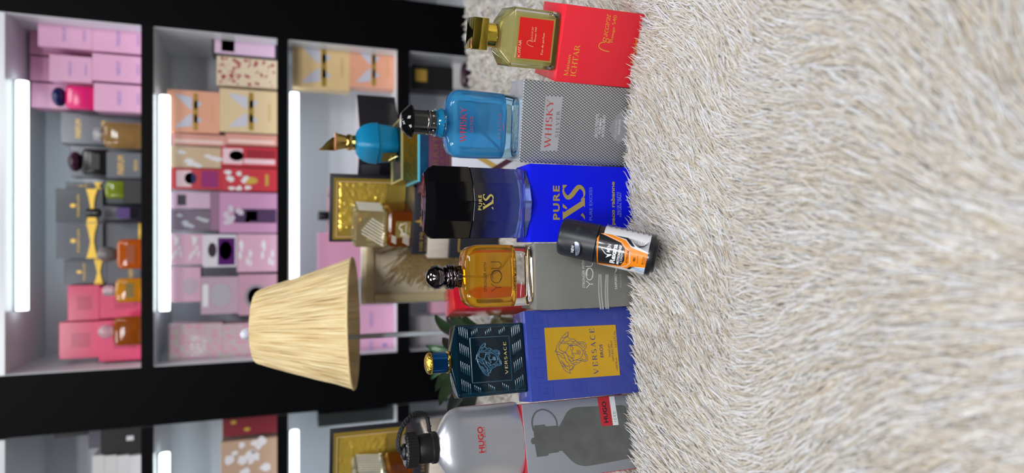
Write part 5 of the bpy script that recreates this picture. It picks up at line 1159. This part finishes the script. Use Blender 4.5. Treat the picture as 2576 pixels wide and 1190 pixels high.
at = nt.nodes.new('ShaderNodeMath'); at.operation = 'ARCTAN2'; nt.links.new(sp.outputs[1], at.inputs[0]); nt.links.new(sp.outputs[0], at.inputs[1])
sc_ = nt.nodes.new('ShaderNodeMath'); sc_.operation = 'MULTIPLY'; sc_.inputs[1].default_value = 26; nt.links.new(at.outputs[0], sc_.inputs[0])
zz_ = nt.nodes.new('ShaderNodeMath'); zz_.operation = 'MULTIPLY'; zz_.inputs[1].default_value = 9; nt.links.new(sp.outputs[2], zz_.inputs[0])
cb = nt.nodes.new('ShaderNodeCombineXYZ'); nt.links.new(sc_.outputs[0], cb.inputs[0]); nt.links.new(zz_.outputs[0], cb.inputs[1])
n1 = nt.nodes.new('ShaderNodeTexNoise'); n1.inputs['Scale'].default_value = 1.6; n1.inputs['Detail'].default_value = 5; nt.links.new(cb.outputs[0], n1.inputs['Vector'])
cr = nt.nodes.new('ShaderNodeValToRGB'); nt.links.new(n1.outputs['Fac'], cr.inputs[0])
for i, (p_, c_) in enumerate(((.30, (150, 116, 66)), (.40, (208, 180, 128)), (.55, (228, 208, 160)), (.72, (236, 222, 182)))):
    e = cr.color_ramp.elements[i] if i < 2 else cr.color_ramp.elements.new(p_)
    e.position = p_; e.color = (*rgb(*c_), 1)
nt.links.new(cr.outputs[0], bb.inputs['Base Color']); bb.inputs['Roughness'].default_value = .7
bp = nt.nodes.new('ShaderNodeBump'); bp.inputs['Strength'].default_value = .8; bp.inputs['Distance'].default_value = .002; nt.links.new(n1.outputs['Fac'], bp.inputs['Height']); nt.links.new(bp.outputs[0], bb.inputs['Normal'])
sh = mb.obj('shade', raf, t, smooth=50); sh.matrix_local = Mr
mb = MB()
for r, z in ((Rb+.0006, .0015),): mb.tube([(r*math.cos(q_*PI/40), r*math.sin(q_*PI/40), z) for q_ in range(81)], .0016, 6)
o = mb.obj('shade_hem', mat('straw thread', rgb(222, 200, 150), .7), t, smooth=60); o.matrix_local = Mr
MB().lathe([(.034, .001), (.035, .004), (.033, .010), (.010, .013), (.0045, .016), (.0042, .02)], 40).obj('base', mat('pale lamp metal', rgb(196, 204, 214), .4), t, smooth=40)
ptop = pb+zx*(Ls*.55)-base
MB().tube([(0, 0, .012), (0, 0, (pb.z-base.z)*.8), (0, 0, pb.z-base.z+.03), tuple(ptop)], .0040, 12).obj('pole', MATS['pale lamp metal'], t, smooth=60)
bl_ = MB(); bl_.lathe([(.005, 0), (.010, .012), (.016, .028), (.014, .042), (.006, .050), (.001, .052)], 24)
bl_.v = [tuple(Vector(p)+ptop) for p in bl_.v]; bl_.obj('bulb', mat('frosted bulb', rgb(226, 226, 222), .4), t, smooth=60)
mb = MB()
for k in range(3):
    a_ = 2*PI*k/3; e_ = Mr @ Vector(((Rt-.002)*math.cos(a_), (Rt-.002)*math.sin(a_), Ls*.97)); mb.tube([tuple(Mr @ Vector((0, 0, Ls*.97))), tuple(e_)], .0012, 6)
mb.tube([tuple(ptop), tuple(Mr @ Vector((0, 0, Ls*.97)))], .0014, 6)
mb.obj('shade_spider', MATS['pale lamp metal'], t)
mb = MB(); f0 = Mr @ Vector((0, 0, Ls*.96))
fp = [Vector(f0), P(358, 646, .985)-base, P(354, 630, .975)-base, P(348, 614, .972)-base, P(345, 606, .970)-base]
mb.tube(fp, [.003, .0075, .0085, .0070, .0035], 14); mb.obj('finial', mat('white plastic finial', rgb(214, 214, 232), .35), t, smooth=60)
mb = MB(); 
o = mb.tube([tuple(Mr @ Vector((-.022, -Rb+.012, .006))), tuple(Mr @ Vector((-.030, -Rb+.010, -.001))), tuple(Mr @ Vector((-.034, -Rb+.014, .008)))], .0007, 5).obj('loose_straw', MATS['straw thread'], t)

# ---- plant behind the teal square bottle
YL = .84
pc = P(306, 1250, YL); base = Vector((pc.x, YL, ZB)); FOOT.append((base.x, base.y, 0, .038, .038))
t = thing('potted_plant', 'small plant with pointed green and purple leaves in an olive ribbed pot', 'plant', base)
ph_ = pc.z-ZB
pot = mat('olive ribbed pot', rgb(96, 94, 60), .35, .3, coat=.3)
MB().lathe([(.038, 0), (.042, .002), (.0475, ph_-.008), (.050, ph_-.006), (.050, ph_), (.046, ph_), (.045, ph_-.006)], 96, ridge=lambda k: 1 if k % 4 < 2 else .955).obj('pot', pot, t, smooth=25)
MB().lathe([(.044, ph_-.010), (.001, ph_-.008)], 30, cap=True).obj('soil', mat('soil', rgb(40, 30, 24), .95), t)
lg = mat('leaf green', rgb(58, 92, 60), .35, coat=.3, noise=(50, rgb(34, 62, 44), .35, .7, (1, 1, .2))); lp = mat('leaf purple', rgb(66, 40, 62), .4, noise=(50, rgb(44, 60, 48), .4, .7)); ld = mat('shaded leaf dark', rgb(22, 30, 26), .5)  # ld: drooping leaves in shadow, the shade put into their colour
C0 = P(292, 1205, YL)
def leaf(tip, root_, w_, m, yt=YL, yr=YL, arch=.008):
    p0 = (P(1190-root_[1], root_[0], yr))-base; p1 = (P(1190-tip[1], tip[0], yt))-base; n = 10; mb = MB(); vs = []
    d = (p1-p0); side = d.cross(Vector((0, 1, 0))).normalized()
    for i in range(n+1):
        s_ = i/n; c = p0+d*s_+Vector((0, -.4, 1))*arch*math.sin(PI*s_); ww = w_*math.sin(PI*min(1, .12+s_*.88))**.7*(1 if s_ < 1 else .02)
        vs += [c-side*ww, c+Vector((0, .0025, -.001)), c+side*ww, c+Vector((0, .0035, -.0016))]
    fs = []
    for i in range(n):
        a = i*4; b = a+4; fs += [(a, a+1, b+1, b), (a+1, a+2, b+2, b+1), (a+2, a+3, b+3, b+2), (a+3, a, b, b+3)]
    fs += [(0, 3, 2, 1), (n*4, n*4+1, n*4+2, n*4+3)]
    mb.add([tuple(v) for v in vs], fs); mb.obj('leaf', m, t, smooth=60)
for tip, rt_, w_, m, yt in (((1093, 792), (1165, 842), .0062, lg, .80), ((1098, 806), (1170, 850), .0050, lp, .86), ((1133, 783), (1185, 830), .0060, lg, .82), ((1122, 794), (1180, 838), .0040, lp, .87),
        ((1155, 790), (1195, 826), .0045, lg, .84), ((1168, 786), (1200, 820), .0045, lg, .80), ((1070, 869), (1170, 888), .0055, lg, .86), ((1112, 850), (1175, 880), .0070, lp, .80),
        ((1094, 986), (1165, 905), .0070, lg, .80), ((1083, 955), (1160, 900), .0050, lg, .87), ((1104, 1022), (1170, 925), .0085, lg, .79), ((1120, 1012), (1185, 930), .0055, lp, .83),
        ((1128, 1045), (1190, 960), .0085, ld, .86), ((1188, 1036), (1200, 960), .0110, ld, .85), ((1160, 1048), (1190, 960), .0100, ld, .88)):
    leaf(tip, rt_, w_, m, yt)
mb = MB(); mb.tube([(0, 0, ph_-.006), (.002, 0, ph_+.02), tuple(C0-base)], .0035, 8); mb.obj('stem', lg, t, smooth=60)

fur(760000, 300000)

# prints, liquids and trims belong to the part that carries them
CARRY = {'no carton': ('printed', 'embossed', 'gold_panel', 'red_flag', 'white_flag', 'name_plate', 'ribbon', 'crinkled', 'ring_centre', 'bright_edge', 'gold_band', 'gold_border', 'gold_emblem', 'gold_line', 'gold_stroke', 'plum_stroke', 'emblem', 'tan_panel', 'gold_square', 'lilac_front', 'purple_panel', 'white_mark'),
    'bottle_glass': ('liquid', 'dip_tube', 'printed', 'rib_pattern', 'panel_border', 'relief_head', 'front_label'), 'flask_body': ('printed',), 'ribbed_cap': ('cap_disc', 'cap_button'), 'cord_loop': ('cord_braid',), 'chrome_collar': ('rivets',), 'black_cap': ('cap_badge',),
    'body': ('printed', 'orange_panel', 'black_panel', 'black_accent', 'white_tick'), 'cap': ('cap_sticker', 'silver_sticker', 'cap_top', 'cap_spike'), 'tray': ('printed', 'gold_emblem'), 'lid': ('gold_lining', 'crumpled_foil', 'border_line'), 'label_border': ('red_label',), 'shade': (), 'clear_cap': (), 'frame': ()}
for o in [o for o in bpy.data.objects if o.parent is None and 'label' in o]:
    kids = [c for c in bpy.data.objects if c.parent == o]
    for host in kids:
        want = CARRY.get(host.name.split('.')[0])
        if not want or host.matrix_local != Matrix.Identity(4): continue
        for c in kids:
            if c is not host and c.parent is o and c.matrix_local == Matrix.Identity(4) and c.name.startswith(want) and not c.children: c.parent = host
